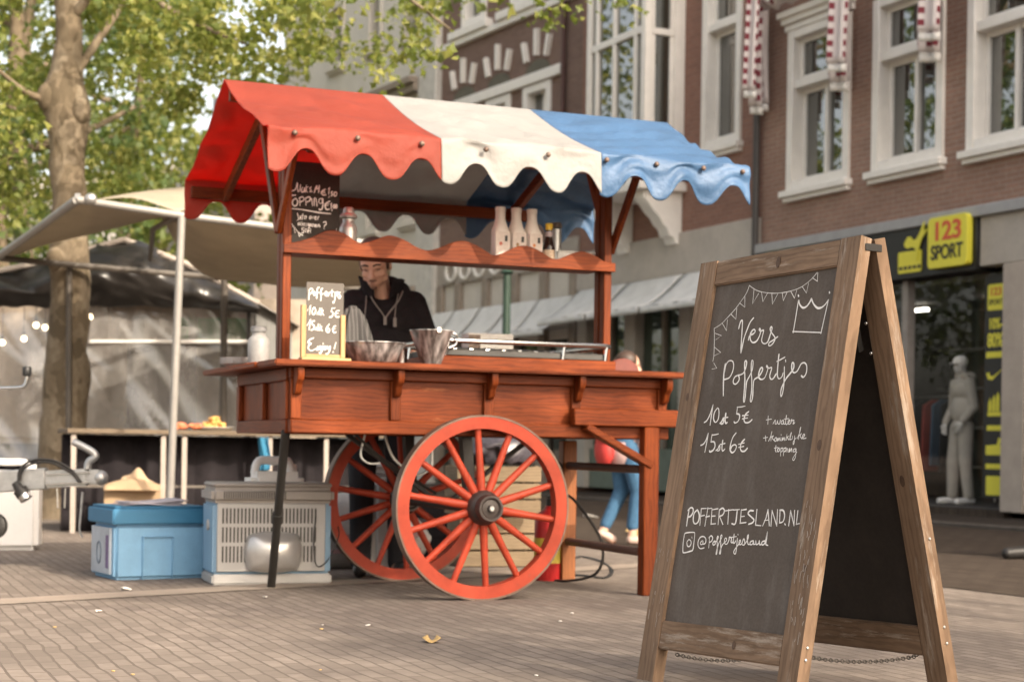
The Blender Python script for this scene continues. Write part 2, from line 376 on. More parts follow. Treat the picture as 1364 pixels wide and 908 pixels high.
def barkmat():
    m, n, l, p, o = nmat('mottled_plane_bark'); v = coords(n, l, (1, 1, .6))
    vo = n.new('ShaderNodeTexVoronoi'); vo.inputs['Scale'].default_value = 9; nz = n.new('ShaderNodeTexNoise'); nz.inputs['Scale'].default_value = 5; l.new(v, nz.inputs['Vector'])
    va = n.new('ShaderNodeVectorMath'); va.operation = 'MULTIPLY_ADD'; l.new(nz.outputs['Color'], va.inputs[0]); va.inputs[1].default_value = (.35, .35, .35); l.new(v, va.inputs[2]); l.new(va.outputs[0], vo.inputs['Vector'])
    c = ramp(n, l, vo.outputs['Color'], [(.2, (.10, .075, .045)), (.5, (.165, .125, .08)), (.8, (.225, .18, .125))])
    f = ntex(n, l, v, 22, 6, .7); c = mixc(n, l, ramp(n, l, f, [(.35, (.6, .6, .6)), (.6, (0, 0, 0))]), c, (.10, .075, .045))
    l.new(c, p.inputs['Base Color']); p.inputs['Roughness'].default_value = .9; bump(n, l, p, f, .6, .02); return m
M_bark = barkmat()
STROKES = {
 'vers': (4.2, '542,-235 540,-221 535,-210 528,-214 523,-252 519,-287 515,-316|515,-316 512,-294 508,-266 499,-241 489,-219 475,-206|486,-276 482,-263 466,-258 458,-251 464,-244 474,-248 480,-260 476,-276 462,-286 444,-282 433,-264 432,-250 438,-243 439,-248 430,-252 418,-250 419,-265 421,-280 416,-289 403,-294 390,-288 383,-267 378,-249 383,-242 387,-248 380,-259 363,-273 357,-282 363,-294 375,-302 384,-300 382,-292 367,-286 346,-276'),
 'poffertjes': (4.0, '574,-450 581,-414 586,-382 587,-363 586,-346|585,-376 582,-350 568,-338 550,-341 542,-356 544,-375 555,-392 574,-397 582,-397|517,-388 528,-392 534,-403 530,-413 518,-415 506,-405 507,-394 514,-387 505,-387 489,-382 482,-370 479,-351 484,-343 489,-347 485,-370 476,-408 472,-446 470,-469 465,-475 464,-459 466,-428 466,-409 455,-391 447,-372 448,-350 453,-343 456,-349 452,-375 442,-410 437,-445 437,-470 431,-475 428,-458 432,-427 432,-408 424,-402 413,-398 403,-388 397,-376 402,-369 409,-373 413,-387 410,-400 397,-407 382,-402 374,-383 373,-371 380,-364 379,-369 367,-373 355,-372 357,-385 359,-398 352,-408 341,-407 330,-393|329,-332 328,-356 326,-381 323,-399 314,-409 302,-404 298,-392|334,-354 317,-349 300,-343|296,-373 291,-401 288,-426 288,-451 292,-464 296,-459 297,-441 289,-423 279,-408 264,-394 253,-381 254,-367 261,-362 263,-370 259,-385 248,-394 235,-390 227,-378 220,-368 207,-366 196,-374 192,-390 195,-403 204,-410 213,-405|295,-352 293,-357'),
 'bunting_string': (1.7, '518,-97 498,-108 470,-120 432,-129 391,-135 347,-137 308,-135 271,-129 241,-117 218,-103 202,-89|518,-97 524,-115 536,-132 555,-151 572,-168 592,-183 613,-198 636,-213 668,-225'),
 'bunting_flags': (2.6, '492,-112 489,-159 467,-129|453,-125 440,-157 422,-130|402,-133 392,-169 373,-139|352,-137 342,-163 329,-137|313,-136 291,-160 285,-136|262,-127 239,-149 235,-119|220,-104 196,-117 199,-91|555,-151 526,-167 533,-132|592,-184 563,-203 566,-168|631,-210 603,-237 606,-202'),
 'bunting_side': (2.0, '669,-224 661,-256 655,-289 651,-316 652,-335|661,-241 626,-252 652,-263|653,-288 617,-308 649,-316|646,-340 627,-358 651,-360'),
 'crown': (4.6, '276,-268 271,-170|270,-169 262,-183 246,-194 230,-191 218,-179 213,-169|213,-169 200,-186 181,-200 163,-201 148,-193 136,-180|136,-180 150,-280|149,-278 278,-265|275,-152 273,-156|136,-156 135,-159'),
 'price': (3.9, '653,-534 641,-528 629,-509 620,-478|620,-478 621,-512 621,-543|595,-489 607,-502 608,-522 597,-535 585,-528 583,-510 588,-493 595,-489|572,-539 564,-533 559,-524 555,-531 557,-540 567,-541|549,-507 548,-531 542,-540 536,-537|557,-522 536,-521|495,-490 495,-511|496,-490 476,-490 459,-488|495,-511 481,-514 478,-525 484,-536 497,-540 502,-536|437,-506 450,-514 455,-529 447,-540 429,-540 416,-532|465,-518 438,-517|463,-528 439,-526|655,-608 642,-604 631,-591 624,-570|624,-570 626,-600 629,-630|604,-575 605,-598|603,-576 587,-575 573,-573|605,-598 589,-598 581,-611 587,-624 602,-630 606,-626|573,-626 564,-620 559,-610 555,-619 557,-626 566,-627|546,-594 545,-618 539,-628 530,-622|556,-607 533,-604|485,-572 498,-586 504,-607 503,-625 491,-634 479,-628 474,-615 483,-609 496,-613 501,-623|439,-593 451,-603 455,-617 447,-629 431,-630 420,-621|465,-608 439,-604|463,-618 439,-615'),
 'extras': (2.5, '341,-523 338,-548|348,-535 324,-533|314,-548 306,-536 304,-548 297,-548 295,-538 292,-547 284,-549 282,-537|269,-538 277,-542 275,-549 268,-549 267,-539 264,-550 258,-549|257,-524 257,-546 251,-552 246,-548|265,-535 244,-534|245,-546 238,-542 241,-538 246,-542 242,-551 233,-548 231,-537 228,-541 220,-540 222,-551 215,-547|342,-584 337,-600|350,-591 331,-589|324,-601 317,-587 314,-571 316,-581 313,-600|315,-589 304,-585 309,-591 299,-599|292,-590 298,-596 294,-602 287,-598 291,-590|284,-602 283,-592 280,-601 277,-592 271,-601|269,-591 268,-600|270,-582 269,-584|263,-601 262,-591 259,-599 255,-591 251,-600|247,-600 243,-580 242,-599|243,-592 235,-587 239,-592 231,-599|229,-598 224,-581 225,-577 229,-587 225,-598 220,-597|217,-588 217,-597|208,-587 206,-607 209,-613 210,-604 200,-593|195,-596 187,-577 186,-561 188,-574 189,-598|189,-588 179,-581 183,-588 174,-597|173,-593 164,-588 167,-583 172,-587 170,-596 156,-595|287,-615 287,-630 282,-635|293,-623 277,-621|272,-622 278,-628 274,-634 268,-630 272,-622|263,-623 260,-647|263,-625 255,-623 253,-631 261,-635|249,-623 247,-646|249,-625 240,-623 239,-632 247,-634|233,-625 233,-635|225,-636 224,-625 221,-635 215,-625 211,-635|195,-626 204,-628 204,-636 196,-633 194,-626 192,-650 198,-661 203,-655 189,-636'),
 'site': (4.2, '676,-867 676,-839 674,-813|680,-818 667,-809 654,-812 652,-825 663,-837 676,-839|630,-815 645,-828 643,-852 630,-860 616,-851 616,-831 630,-815|606,-863 610,-811|610,-811 585,-810|608,-835 589,-832|579,-865 576,-808|578,-811 557,-809|580,-837 562,-834|554,-811 548,-859|553,-814 524,-810|551,-834 533,-833|549,-859 526,-857|512,-859 515,-813|514,-814 500,-808 489,-816 495,-829 512,-834|510,-834 488,-858|468,-812 463,-856|483,-816 445,-812|425,-813 424,-848 430,-857 443,-855|444,-813 415,-811|405,-812 402,-853|405,-813 381,-810|403,-833 386,-831|403,-853 374,-850|345,-814 362,-814 369,-823 351,-833 337,-841 342,-850 360,-855|329,-810 326,-857|326,-857 300,-858|291,-858 280,-834 276,-810|276,-810 260,-857|285,-842 266,-840|252,-858 256,-812|256,-812 225,-857|225,-857 231,-809|219,-810 214,-847|220,-810 204,-811 195,-825 198,-843 214,-848|189,-850 186,-853|170,-855 170,-811|170,-811 146,-854|146,-854 152,-810|137,-811 136,-850|136,-850 112,-846'),
 'handle': (3.2, '676,-896 669,-890 632,-887 623,-892 621,-922 622,-942 633,-947 664,-953 672,-948 676,-923 676,-896|649,-910 657,-919 652,-931 641,-932 635,-923 639,-914 649,-910|636,-902 634,-905|580,-912 588,-918 585,-924 576,-922 576,-913 574,-922 563,-919 563,-907 575,-899 591,-901 600,-913 598,-928 585,-937 566,-934|543,-933 546,-900|549,-902 539,-895 530,-902 533,-911 544,-917|520,-911 526,-918 521,-924 513,-919 519,-911 509,-912 503,-899 507,-896 508,-906 501,-929 500,-950 503,-948 497,-919 486,-899 488,-891 492,-899 484,-928 482,-948 486,-946 478,-922 461,-908 465,-900 471,-905 467,-917 456,-918 449,-905 449,-897 438,-900 438,-911 430,-913 428,-905|428,-887 427,-911 421,-914 416,-907|438,-897 416,-894|410,-899 408,-927 409,-946 417,-945 417,-936 401,-918 393,-909 396,-904 400,-910 395,-918 386,-915 380,-900 373,-908 373,-918 382,-918|410,-887 409,-889|371,-916 360,-900 360,-887 364,-894 357,-914 349,-916|334,-904 346,-908 346,-916 336,-915 332,-906 330,-915 323,-914|322,-904 318,-915 308,-912 306,-902 302,-915 294,-913|281,-903 293,-907 291,-915 282,-913 277,-902 274,-876|274,-876 274,-898 274,-913 264,-916'),
 'menu_water': (5.0, '-864,1997 -853,2002 -845,2013 -839,2039 -838,2014 -834,1995 -825,2006 -823,2030|-812,2018 -818,2002 -814,1994 -804,2001 -802,2018 -800,1995|-792,2030 -794,2000 -787,1996|-799,2016 -783,2022|-768,2023 -776,2014 -767,2008 -776,1999 -761,2000|-752,1996 -745,2020 -738,2032 -741,2016 -730,2021 -726,2035 -730,1998|-696,2017 -710,2008 -714,1995 -705,1987 -692,1990|-719,2003 -699,2006|-718,1996 -698,1999|-681,2019 -674,2028 -678,1993|-674,1983 -677,1977|-656,2007 -664,2005 -663,1998 -658,1994 -665,1985|-643,2008 -651,1997 -647,1986 -638,1991 -636,2002 -643,2008|-877,1964 -864,1975 -846,1977|-871,1971 -875,1947 -870,1924|-846,1962 -861,1948 -859,1927 -844,1925 -835,1945 -846,1962|-824,1927 -826,1963|-829,1963 -811,1971 -804,1956 -824,1944|-793,1931 -796,1965|-798,1965 -776,1973 -773,1956 -793,1946|-765,1965 -760,1931|-751,1932 -751,1966 -742,1965 -737,1931|-709,1969 -725,1966 -727,1948 -713,1947 -707,1969 -708,1928 -717,1913 -726,1916|-671,1959 -687,1951 -695,1933 -688,1917 -673,1920|-700,1944 -678,1948|-699,1935 -680,1939|-669,1944 -662,1951 -664,1923|-659,1919 -661,1912|-648,1945 -654,1934 -650,1926 -644,1935 -648,1945|-637,1946 -642,1935 -638,1926 -634,1935 -637,1946|-892,1909 -815,1908 -726,1899 -666,1897'),
 'menu_info': (3.6, '-836,1889 -829,1856 -838,1853|-823,1860 -821,1876 -816,1861 -814,1861|-808,1889 -812,1878 -809,1861|-814,1876 -803,1879|-794,1879 -801,1870 -796,1863 -790,1873 -794,1879|-770,1879 -775,1870 -771,1864 -764,1873 -770,1879|-761,1879 -757,1865 -751,1879|-748,1872 -740,1874 -742,1879 -748,1872 -744,1863 -736,1866|-732,1864 -731,1877 -725,1879|-827,1843 -833,1836 -829,1830 -823,1841 -821,1830|-816,1848 -814,1829|-809,1848 -808,1827|-804,1836 -797,1840 -801,1842 -804,1834 -798,1828|-791,1828 -791,1840 -785,1841|-776,1841 -783,1835 -777,1830 -774,1841 -776,1818 -781,1818|-769,1834 -763,1838 -767,1840 -769,1830 -761,1829|-758,1828 -757,1839 -751,1838 -749,1827|-745,1832 -738,1836 -743,1839 -745,1829 -737,1828|-731,1828 -730,1838 -723,1838 -721,1827|-703,1851 -692,1856 -688,1845 -697,1836 -698,1830|-699,1824 -698,1820|-800,1819 -811,1816 -811,1808 -801,1804 -806,1793 -813,1795|-792,1817 -793,1796|-798,1811 -786,1812|-784,1801 -775,1805 -780,1809 -784,1803 -780,1794|-769,1817 -769,1796|-635,1825 -636,1795'),
 'menu_bunting': (2.6, '-898,1877 -875,1848 -853,1820 -830,1796 -808,1780|-886,1863 -884,1839 -874,1846|-869,1840 -867,1815 -857,1822|-851,1818 -848,1790 -837,1799|-830,1793 -824,1775 -815,1784'),
 'sign': (4.6, '-869,1480 -871,1433|-870,1480 -857,1488 -853,1474 -868,1458|-843,1473 -849,1463 -843,1454 -837,1466 -843,1473|-820,1494 -829,1489 -831,1462 -833,1441|-836,1466 -818,1471|-804,1490 -811,1481 -810,1454 -812,1431|-815,1460 -796,1466|-792,1464 -782,1469 -787,1475 -792,1464 -787,1455 -780,1457|-775,1455 -773,1471 -764,1472|-757,1486 -759,1456 -753,1454|-764,1474 -748,1476|-740,1475 -743,1439 -749,1423 -752,1429|-735,1466 -728,1471 -732,1477 -735,1464 -728,1455|-717,1476 -725,1469 -715,1458 -719,1447 -726,1451|-877,1381 -861,1408 -866,1363|-844,1398 -853,1384 -851,1366 -842,1366 -836,1383 -842,1398|-830,1365 -823,1381 -823,1365|-816,1395 -818,1365 -811,1364|-807,1395 -809,1363|-807,1377 -800,1386 -804,1375 -796,1363|-756,1398 -760,1381|-756,1398 -742,1399|-760,1381 -751,1377 -755,1359 -768,1355|-720,1388 -734,1384 -739,1364 -731,1357 -720,1359|-743,1373 -725,1375|-877,1311 -861,1341 -867,1291|-853,1332 -853,1316|-853,1332 -841,1334|-853,1316 -843,1312 -845,1296 -857,1289|-838,1291 -830,1306 -829,1291|-822,1320 -824,1290 -818,1290|-813,1318 -815,1289|-813,1300 -806,1309 -809,1298 -802,1288|-768,1322 -781,1303 -782,1288 -773,1281 -766,1293 -773,1302 -781,1294|-736,1314 -747,1309 -750,1291 -743,1282 -735,1285|-754,1298 -739,1301|-844,1253 -863,1244 -870,1230 -856,1226 -867,1217 -869,1201 -855,1192 -832,1202|-827,1195 -823,1214 -820,1198 -811,1216 -809,1198|-800,1217 -802,1196 -811,1180 -815,1185|-797,1229 -797,1226|-788,1217 -795,1208 -789,1199 -782,1208 -788,1217|-776,1218 -774,1202 -762,1218 -766,1193 -776,1179 -783,1181|-734,1235 -742,1205|-748,1191 -747,1188'),
}

# ---------------------------------------------------------------- ground
GROT = R(22.4)
M_pave = bricks('clay_pavers', (.280, .236, .202), (.190, .160, .137), (.135, .112, .095), .17, .060, .85, 'ground', R(67.6), .0055, .5, .6)
M_pave2 = bricks('sidewalk_tiles', (.075, .063, .054), (.062, .052, .045), (.04, .034, .03), .30, .30, .85, 'ground', R(64), .008, .5, .3)
M_asph = bricks('dark_street_pavers', (.095, .076, .062), (.070, .056, .046), (.045, .037, .031), .22, .11, .85, 'ground', R(64), .008, .5, .4)
M_strip = plain('pale_strip_stone', (.265, .214, .17), .85, var=.15, nscale=8, bmp=.2)
g = MB()
def gz(x, y): return 0
g.faces([(-300, -60, 0), (300, -60, 0), (300, 500, 0), (-300, 500, 0)], [(0, 1, 2, 3)])
struct(g.out('ground', M_pave, smooth=False))
P0, FRZ = Vector((5.4, 19.4, 0)), math.atan2(.9001, -.43566)
FD = Vector((-.43566, .9001, 0)); FN = Vector((-.9001, -.43566, 0))
P2, CRZ = Vector((1.087, 28.31, 0)), math.atan2(2250, -1302)
MA = Matrix.Translation(P0) @ Matrix.Rotation(FRZ, 4, 'Z')
def fw(t, n, z): return P0 + FD*t + FN*n + Vector((0, 0, z))
g = MB(); g.faces([fw(-40, 1.7, .004), fw(-40, 7.0, .004), fw(70, 7.0, .004), fw(70, 1.7, .004)], [(0, 1, 2, 3)]); struct(g.out('street', M_asph, smooth=False))
g = MB(); g.bx(-40, 70, -1.0, 1.5, -.1, .03, MA); struct(g.out('sidewalk', M_pave2, smooth=False))
g = MB(); g.bx(-40, 70, 1.502, 1.7, -.1, .042, MA); struct(g.out('kerb', plain('dark_kerb_stone', (.10, .088, .078), .9, spec=0), bevel=.008))
a, b = Vector((-3.9, 6.3, .004)), Vector((1.2, 11.2, .004)); d = (b-a).normalized(); nn = Vector((-d.y, d.x, 0))*.13
g = MB(); g.faces([a-nn, b-nn, b+nn, a+nn], [(0, 1, 2, 3)]); struct(g.out('pale_strip', M_strip, smooth=False))  # paler strip running diagonally across the paving

# ---------------------------------------------------------------- buildings
def wall(mb, t0, t1, z0, z1, holes, depth=.25, n0=0.0):
    ts = sorted({t0, t1, *[h[0] for h in holes], *[h[1] for h in holes]}); zs = sorted({z0, z1, *[h[2] for h in holes], *[h[3] for h in holes]})
    ts = [t for t in ts if t0 <= t <= t1]; zs = [z for z in zs if z0 <= z <= z1]
    for a, b in zip(ts, ts[1:]):
        for c, d in zip(zs, zs[1:]):
            m, q = (a+b)/2, (c+d)/2
            if any(h[0] < m < h[1] and h[2] < q < h[3] for h in holes): continue
            mb.faces([(a, n0, c), (b, n0, c), (b, n0, d), (a, n0, d)], [(0, 1, 2, 3)])
    for a, b, c, d in holes:
        e = n0-depth
        mb.faces([(a, n0, c), (b, n0, c), (b, n0, d), (a, n0, d), (a, e, c), (b, e, c), (b, e, d), (a, e, d)], [(0, 4, 5, 1), (1, 5, 6, 2), (2, 6, 7, 3), (3, 7, 4, 0)])
def shell(mb, t0, t1, z0, z1, depth=7, n0=0.0):
    mb.faces([(t0, n0, z0), (t0, n0-depth, z0), (t0, n0-depth, z1), (t0, n0, z1), (t1, n0, z0), (t1, n0-depth, z0), (t1, n0-depth, z1), (t1, n0, z1)],
             [(0, 1, 2, 3), (4, 7, 6, 5), (3, 2, 6, 7), (1, 5, 6, 2)])
def window(par, t0, t1, z0, z1, ztr=None, mull=True, bord=.11, sill=True, n0=0.0, head=False, mat=None):
    fr = MB(); p = MB(); mat = mat or M_white
    fr.bx(t0-.02, t0+bord, n0-.24, n0+.045, z0, z1); fr.bx(t1-bord, t1+.02, n0-.24, n0+.045, z0, z1)
    fr.bx(t0+bord+.001, t1-bord-.001, n0-.24, n0+.04, z1-bord, z1); fr.bx(t0+bord+.001, t1-bord-.001, n0-.24, n0+.04, z0, z0+bord*1.1)
    a, b = t0+bord+.002, t1-bord-.002
    if ztr:
        fr.bx(a, b, n0-.2, n0+.02, ztr-.05, ztr+.06)
        for (q0, q1, nn_) in ((z0+bord*1.1, ztr-.05, -.17), (ztr+.06, z1-bord, -.12)):
            fr.bx(a, a+.06, n0+nn_-.03, n0+nn_+.04, q0, q1); fr.bx(b-.06, b, n0+nn_-.03, n0+nn_+.04, q0, q1)
            fr.bx(a+.061, b-.061, n0+nn_-.03, n0+nn_+.035, q0, q0+.07); fr.bx(a+.061, b-.061, n0+nn_-.03, n0+nn_+.035, q1-.06, q1)
            p.faces([(a, n0+nn_, q0), (b, n0+nn_, q0), (b, n0+nn_, q1), (a, n0+nn_, q1)], [(0, 1, 2, 3)])
        if mull: m = (a+b)/2; fr.bx(m-.035, m+.035, n0-.19, n0-.11, z0+bord+.06, ztr-.05)
    else:
        p.faces([(a, n0-.15, z0+bord), (b, n0-.15, z0+bord), (b, n0-.15, z1-bord), (a, n0-.15, z1-bord)], [(0, 1, 2, 3)])
        if mull: m = (a+b)/2; fr.bx(m-.035, m+.035, n0-.17, n0-.12, z0+bord+.01, z1-bord-.01)
    if head:
        for k, (dz, dn) in enumerate(((.0, .06), (.09, .11), (.17, .17))): fr.bx(t0-.05-dn*.4, t1+.05+dn*.4, n0-.05, n0+dn, z1+.002+dz, z1+dz+.085)
    f = fr.out('window', mat, par, bevel=.008); TM[f] = TM[par]
    q = p.out('pane', M_pane, None, smooth=False); q.parent = f
    if sill:
        s = MB(); s.bx(t0-.07, t1+.07, n0-.1, n0+.13, z0-.09, z0-.003); s.bx(t0-.04, t1+.04, n0-.1, n0+.08, z0-.15, z0-.092); so_ = s.out('sill', mat, None, bevel=.008); so_.parent = f
    return f
TOPZ = 11.5
# A: right-hand brick house with the sports shop
A = thing('brick_house', 'brown brick house with tall white windows above the sports shop', 'building', P0, FRZ)
hA = [(2.57, 3.9, 4.26, 6.42), (.75, 2.06, 4.26, 6.42), (-1.0, .30, 4.26, 6.42), (-2.8, -1.5, 4.26, 6.42), (2.57, 3.9, 7.9, 10), (.75, 2.06, 7.9, 10), (-1, .3, 7.9, 10)]
m = MB(); wall(m, -3.2, 4.53, 3.6, TOPZ, hA); shell(m, -3.2, 4.53, 0, TOPZ); m.out('wall', M_brA, A, smooth=False)
for h in hA: window(A, *h, ztr=h[2]+(1.42 if h[2] < 5 else 1.3), head=(h == hA[0]))
m = MB(); m.bx(-3.2, 4.53, -.1, .12, 3.47, 3.6); m.out('lead_strip', M_lead, A, bevel=.01)
m = MB(); m.bx(-3.2, .035, -.2, .05, 2.9, 3.468); m.bx(-3.2, -1.2, -.2, .04, .1, 2.898); m.out('stone_lintel', M_conc, A, bevel=.01)
m = MB(); m.bx(.04, 4.5, -.2, .09, 2.86, 3.468); m.out('fascia_board', M_black, A, bevel=.01)
PIER = plain('beige_pier_stone', (.40, .345, .30), .8, var=.1)
m = MB(); m.bx(-.72, -.36, -.2, .06, .1, 2.898); m.out('door_post', PIER, A, bevel=.01)
m = MB(); m.bx(4.25, 4.53, -.2, .05, .1, 2.858); m.out('pier', M_conc, A, bevel=.01)
# shop front: interior, glass, frame
m = MB(); m.bx(-.34, 4.24, -3.2, -3.1, .1, 2.86); m.bx(-.34, 4.24, -3.1, -.02, .10, .13); m.bx(-.34, 4.24, -3.1, -.25, 2.80, 2.858); m.bx(-.36, -.33, -3.1, -.2, .13, 2.8); m.bx(4.24, 4.27, -3.1, -.2, .13, 2.8)
m.out('shop_interior', plain('shop_interior_grey', (.07, .064, .060), .8, var=.3, nscale=2), A)
m = MB(); m.bx(-.34, 4.24, -.16, -.02, .02, .128); m.out('shop_plinth', M_asph, A, bevel=.01)
SFM = plain('grey_frame', (.28, .25, .23), .5)
for a in (1.42, 3.0, -.335):
    m = MB(); m.bx(a, a+(.10 if a > 0 else .065), -.16, -.04, .130, 2.858); m.out('shop_mullion', SFM, A)
m = MB()
for a, b in ((-.268, 1.418), (1.522, 2.998), (3.102, 4.238)): m.faces([(a, -.1, .130), (b, -.1, .130), (b, -.1, 2.858), (a, -.1, 2.858)], [(0, 1, 2, 3)])
m.out('shop_pane', M_shopglass, A, smooth=False)
for t_ in (.6, 1.9, 3.4):
    m = MB(); m.bx(t_-.14, t_+.14, -1.9, -1.84, 2.70, 2.74); m.out('shop_lamp', emit('shop_lamp_glow', (1, .93, .8), 2.5), A)
m = MB()
for k in range(4):
    z = .55+k*.55; m.bx(-.2, 4.1, -3.08, -2.75, z, z+.03)
m.out('shop_shelf', M_steeld, A)
def clothes(name, t0, t1, n, z0, z1, cols, label, grp):
    th = thing(name, label, 'clothes rack', fw((t0+t1)/2, n, .1), FRZ, grp); r_ = MB(); h = z1-.1; w2 = (t1-t0)/2
    r_.tube([(-w2, 0, 0), (-w2, 0, h), (w2, 0, h), (w2, 0, 0)], .015); r_.out('rail', M_steeld, th)
    for i in range(8):
        x = -w2+.06+(2*w2-.12)*i/7; q = MB(); dz = rnd.uniform(-.1, .1)
        q.prism([(-.2, h-.12), (-.05, h-.04), (.05, h-.04), (.2, h-.12), (.23, z0-.1+dz), (-.23, z0-.1+dz)], lambda a, b, d: Vector((d, a, b)), x-.02, x+.02)
        q.out('garment', cols[i % len(cols)], th, bevel=.008)
OR = plain('orange_fabric', (.60, .13, .04), .9); DR = plain('maroon_fabric', (.28, .05, .04), .9); BLK = plain('black_fabric', (.02, .02, .022), .9); BLU = plain('slate_blue_fabric', (.06, .10, .15), .9)
clothes('clothes_rack', .85, 1.9, -1.9, .75, 1.62, [OR, DR, OR, BLK], 'rack of orange and maroon garments inside the sports shop window', None)
clothes('clothes_rack', 2.2, 3.6, -1.5, .6, 1.5, [BLK, BLU, DR, BLK], 'rack of dark garments deeper left inside the sports shop', None)
# shop signs
s = thing('shop_sign', 'yellow square sign with 123 SPORT in red and black', 'sign', fw(.445, .095, 3.225), FRZ)
def rrect(w2, h2, r, n=5):
    out = []
    for cx, cy, a0 in ((w2-r, h2-r, 0), (-w2+r, h2-r, 90), (-w2+r, -h2+r, 180), (w2-r, -h2+r, 270)):
        for k in range(n+1): a = R(a0+90*k/n); out.append((cx+r*math.cos(a), cy+r*math.sin(a)))
    return out
m = MB(); m.prism(rrect(.345, .30, .06), lambda a, b, d: Vector((a, d, b)), 0, .09); m.out('sign_panel', M_yel, s, bevel=.006)
SGN = Matrix.Rotation(R(180), 4, 'Z') @ Matrix.Rotation(R(90), 4, 'X')      # text upright, facing out
lettering('sign_lettering', '123', .30, M_redl, Matrix.Translation((0, .093, .12)) @ SGN, s, .025, .006, .98, 1.18)
lettering('sign_lettering', 'SPORT', .235, M_black, Matrix.Translation((0, .093, -.125)) @ SGN, s, .022, .006, .95, .82)
s = thing('brand_sign', 'yellow leaping cat emblem over a yellow plate on the black fascia', 'sign', fw(1.21, .095, 3.06), FRZ)
m = MB(); m.prism(rrect(.215, .13, .02), lambda a, b, d: Vector((a, d, b)), 0, .012); m.out('plate', M_yel, s)
CATP = [(-.28, .20), (-.20, .27), (-.13, .27), (-.06, .22), (.02, .23), (.10, .30), (.20, .43), (.235, .42), (.17, .30), (.26, .34), (.27, .31), (.15, .22), (.08, .12), (.05, -.02), (.01, -.03), (.02, .10), (-.04, .13), (-.12, .14), (-.20, .13), (-.27, .16)]
m = MB(); m.prism([(-a*.75+.1, b+.03) for a, b in CATP], lambda a, b, d: Vector((a-.22, d, b)), .014, .026); m.out('leaping_cat', M_yel, s, smooth=False)
m = MB()
for k in range(5): m.prism([(-.21+k*.085, -.09), (-.15+k*.085, -.09), (-.15+k*.085, -.05), (-.21+k*.085, -.05)], lambda a, b, d: Vector((a, d, b)), .013, .016)
m.out('small_marks', M_black, s, smooth=False)
s = thing('brand_sign', 'yellow sign whose top edge just shows behind the chalkboard', 'sign', fw(4.05, .095, 3.2), FRZ)
m = MB(); m.prism(rrect(.3, .21, .05), lambda a, b, d: Vector((a, d, b)), 0, .05); m.out('sign_panel', M_yel, s)
# sticker band on the pane
s = thing('window_sticker_band', 'tall black sticker band with yellow marks on the shop window', 'sticker', fw(-.1, -.095, .25), FRZ)
m = MB(); m.bx(-.165, .19, 0, .004, 0, 2.56); m.out('backing', M_black, s)
def mk(poly, z, k=1.0):
    q = MB(); q.prism([(-a*k, b*k) for a, b in poly], lambda a, b, d: Vector((a+.01, d, b+z)), .005, .008); return q
mk(rrect(.135, .15, .03), 2.30).out('small_sign', M_yel, s, smooth=False)
lettering('small_sign_text', '123', .12, M_redl, Matrix.Translation((.01, .010, 2.36)) @ SGN, s, .02, .002, 1, 1.1)
lettering('small_sign_text', 'SPORT', .085, M_black, Matrix.Translation((.01, .010, 2.24)) @ SGN, s, .02, .002, 1, .9)
lettering('discount_text', '10%-', .17, M_yel, Matrix.Translation((.01, .007, 1.99)) @ SGN, s, .03, .003, .95, .72)
lettering('discount_text', '80%', .22, M_yel, Matrix.Translation((.01, .007, 1.80)) @ SGN, s, .03, .003, .95, .72)
mk(rrect(.145, .035, .005), 1.64).out('discount_bar', M_yel, s, smooth=False)
mk([(-.14, .03), (-.11, -.04), (-.04, -.05), (.15, .09), (-.02, -.005), (-.08, .0), (-.09, .04)], 1.40).out('curved_tick', M_yel, s, smooth=False)
for x0 in (-.10, -.035, .03): mk([(x0, -.09), (x0+.055, -.09), (x0+.055, .0+(x0+.1)*.6), (x0+.03, .07+(x0+.1)*.5), (x0, .0+(x0+.1)*.6)], 1.08).out('slanted_bar', M_yel, s, smooth=False)
mk(rrect(.11, .025, .01), .96).out('word_bar', M_yel, s, smooth=False)
mk(rrect(.12, .03, .01), .80).out('word_bar', M_yel, s, smooth=False)
mk([(-.13, -.06), (.13, -.06), (.13, .05), (.1, .05), (.13, .13), (.08, .14), (.05, .06), (-.13, .05)], .55).out('small_cat_mark', M_yel, s, smooth=False)
mk(rrect(.13, .03, .01), .36).out('word_bar', M_yel, s, smooth=False)
mk(rrect(.12, .11, .02), .14).out('square_mark', M_yel, s, smooth=False)

# unseen house added right of the row, its length set to shade the street
G_ = thing('brick_house', 'long unseen brick house continuing the row right of the sports shop, added to shade the street', 'building', fw(-3.21, 0, 0), FRZ)
hG = [(-2.4-k*3.0, -1.1-k*3.0, z, z+2.1) for k in range(6) for z in (1.0, 4.3)]
m = MB(); wall(m, -19.5, 0, 0, 9.5, hG); shell(m, -19.5, 0, 0, 9.5); m.out('wall', M_brA, G_, smooth=False)
for h_ in hG: window(G_, *h_, ztr=h_[2]+1.4)
# B: deep red brick house with the white bay
B = thing('brick_house', 'deep red brick house with a white bay window behind the cart', 'building', fw(4.54, 0, 0), FRZ)
def bl(t): return t-4.54
hB = [(bl(5.09), bl(6.08), 5.14, 8.4)]
m = MB(); wall(m, 0.0, 5.36, 4.0, TOPZ, hB); shell(m, 0.0, 5.36, 0, TOPZ); m.out('wall', M_brB, B, smooth=False)
window(B, *hB[0], ztr=6.9, mull=False)
m = MB(); m.bx(.02, 5.36, -.2, .06, 3.36, 3.998); m.out('concrete_band', M_conc, B, bevel=.01)
m = MB()
for t in (4.6, 6.3, 7.95, 9.55): m.bx(bl(t), bl(t)+.32, -.2, .05, .1, 3.358)
m.out('pier', M_conc, B, bevel=.01)
m = MB(); m.bx(.34, 5.3, -.2, -.05, .1, .75); m.out('shop_plinth', plain('grey_green_plinth', (.13, .16, .13), .7), B, bevel=.01)
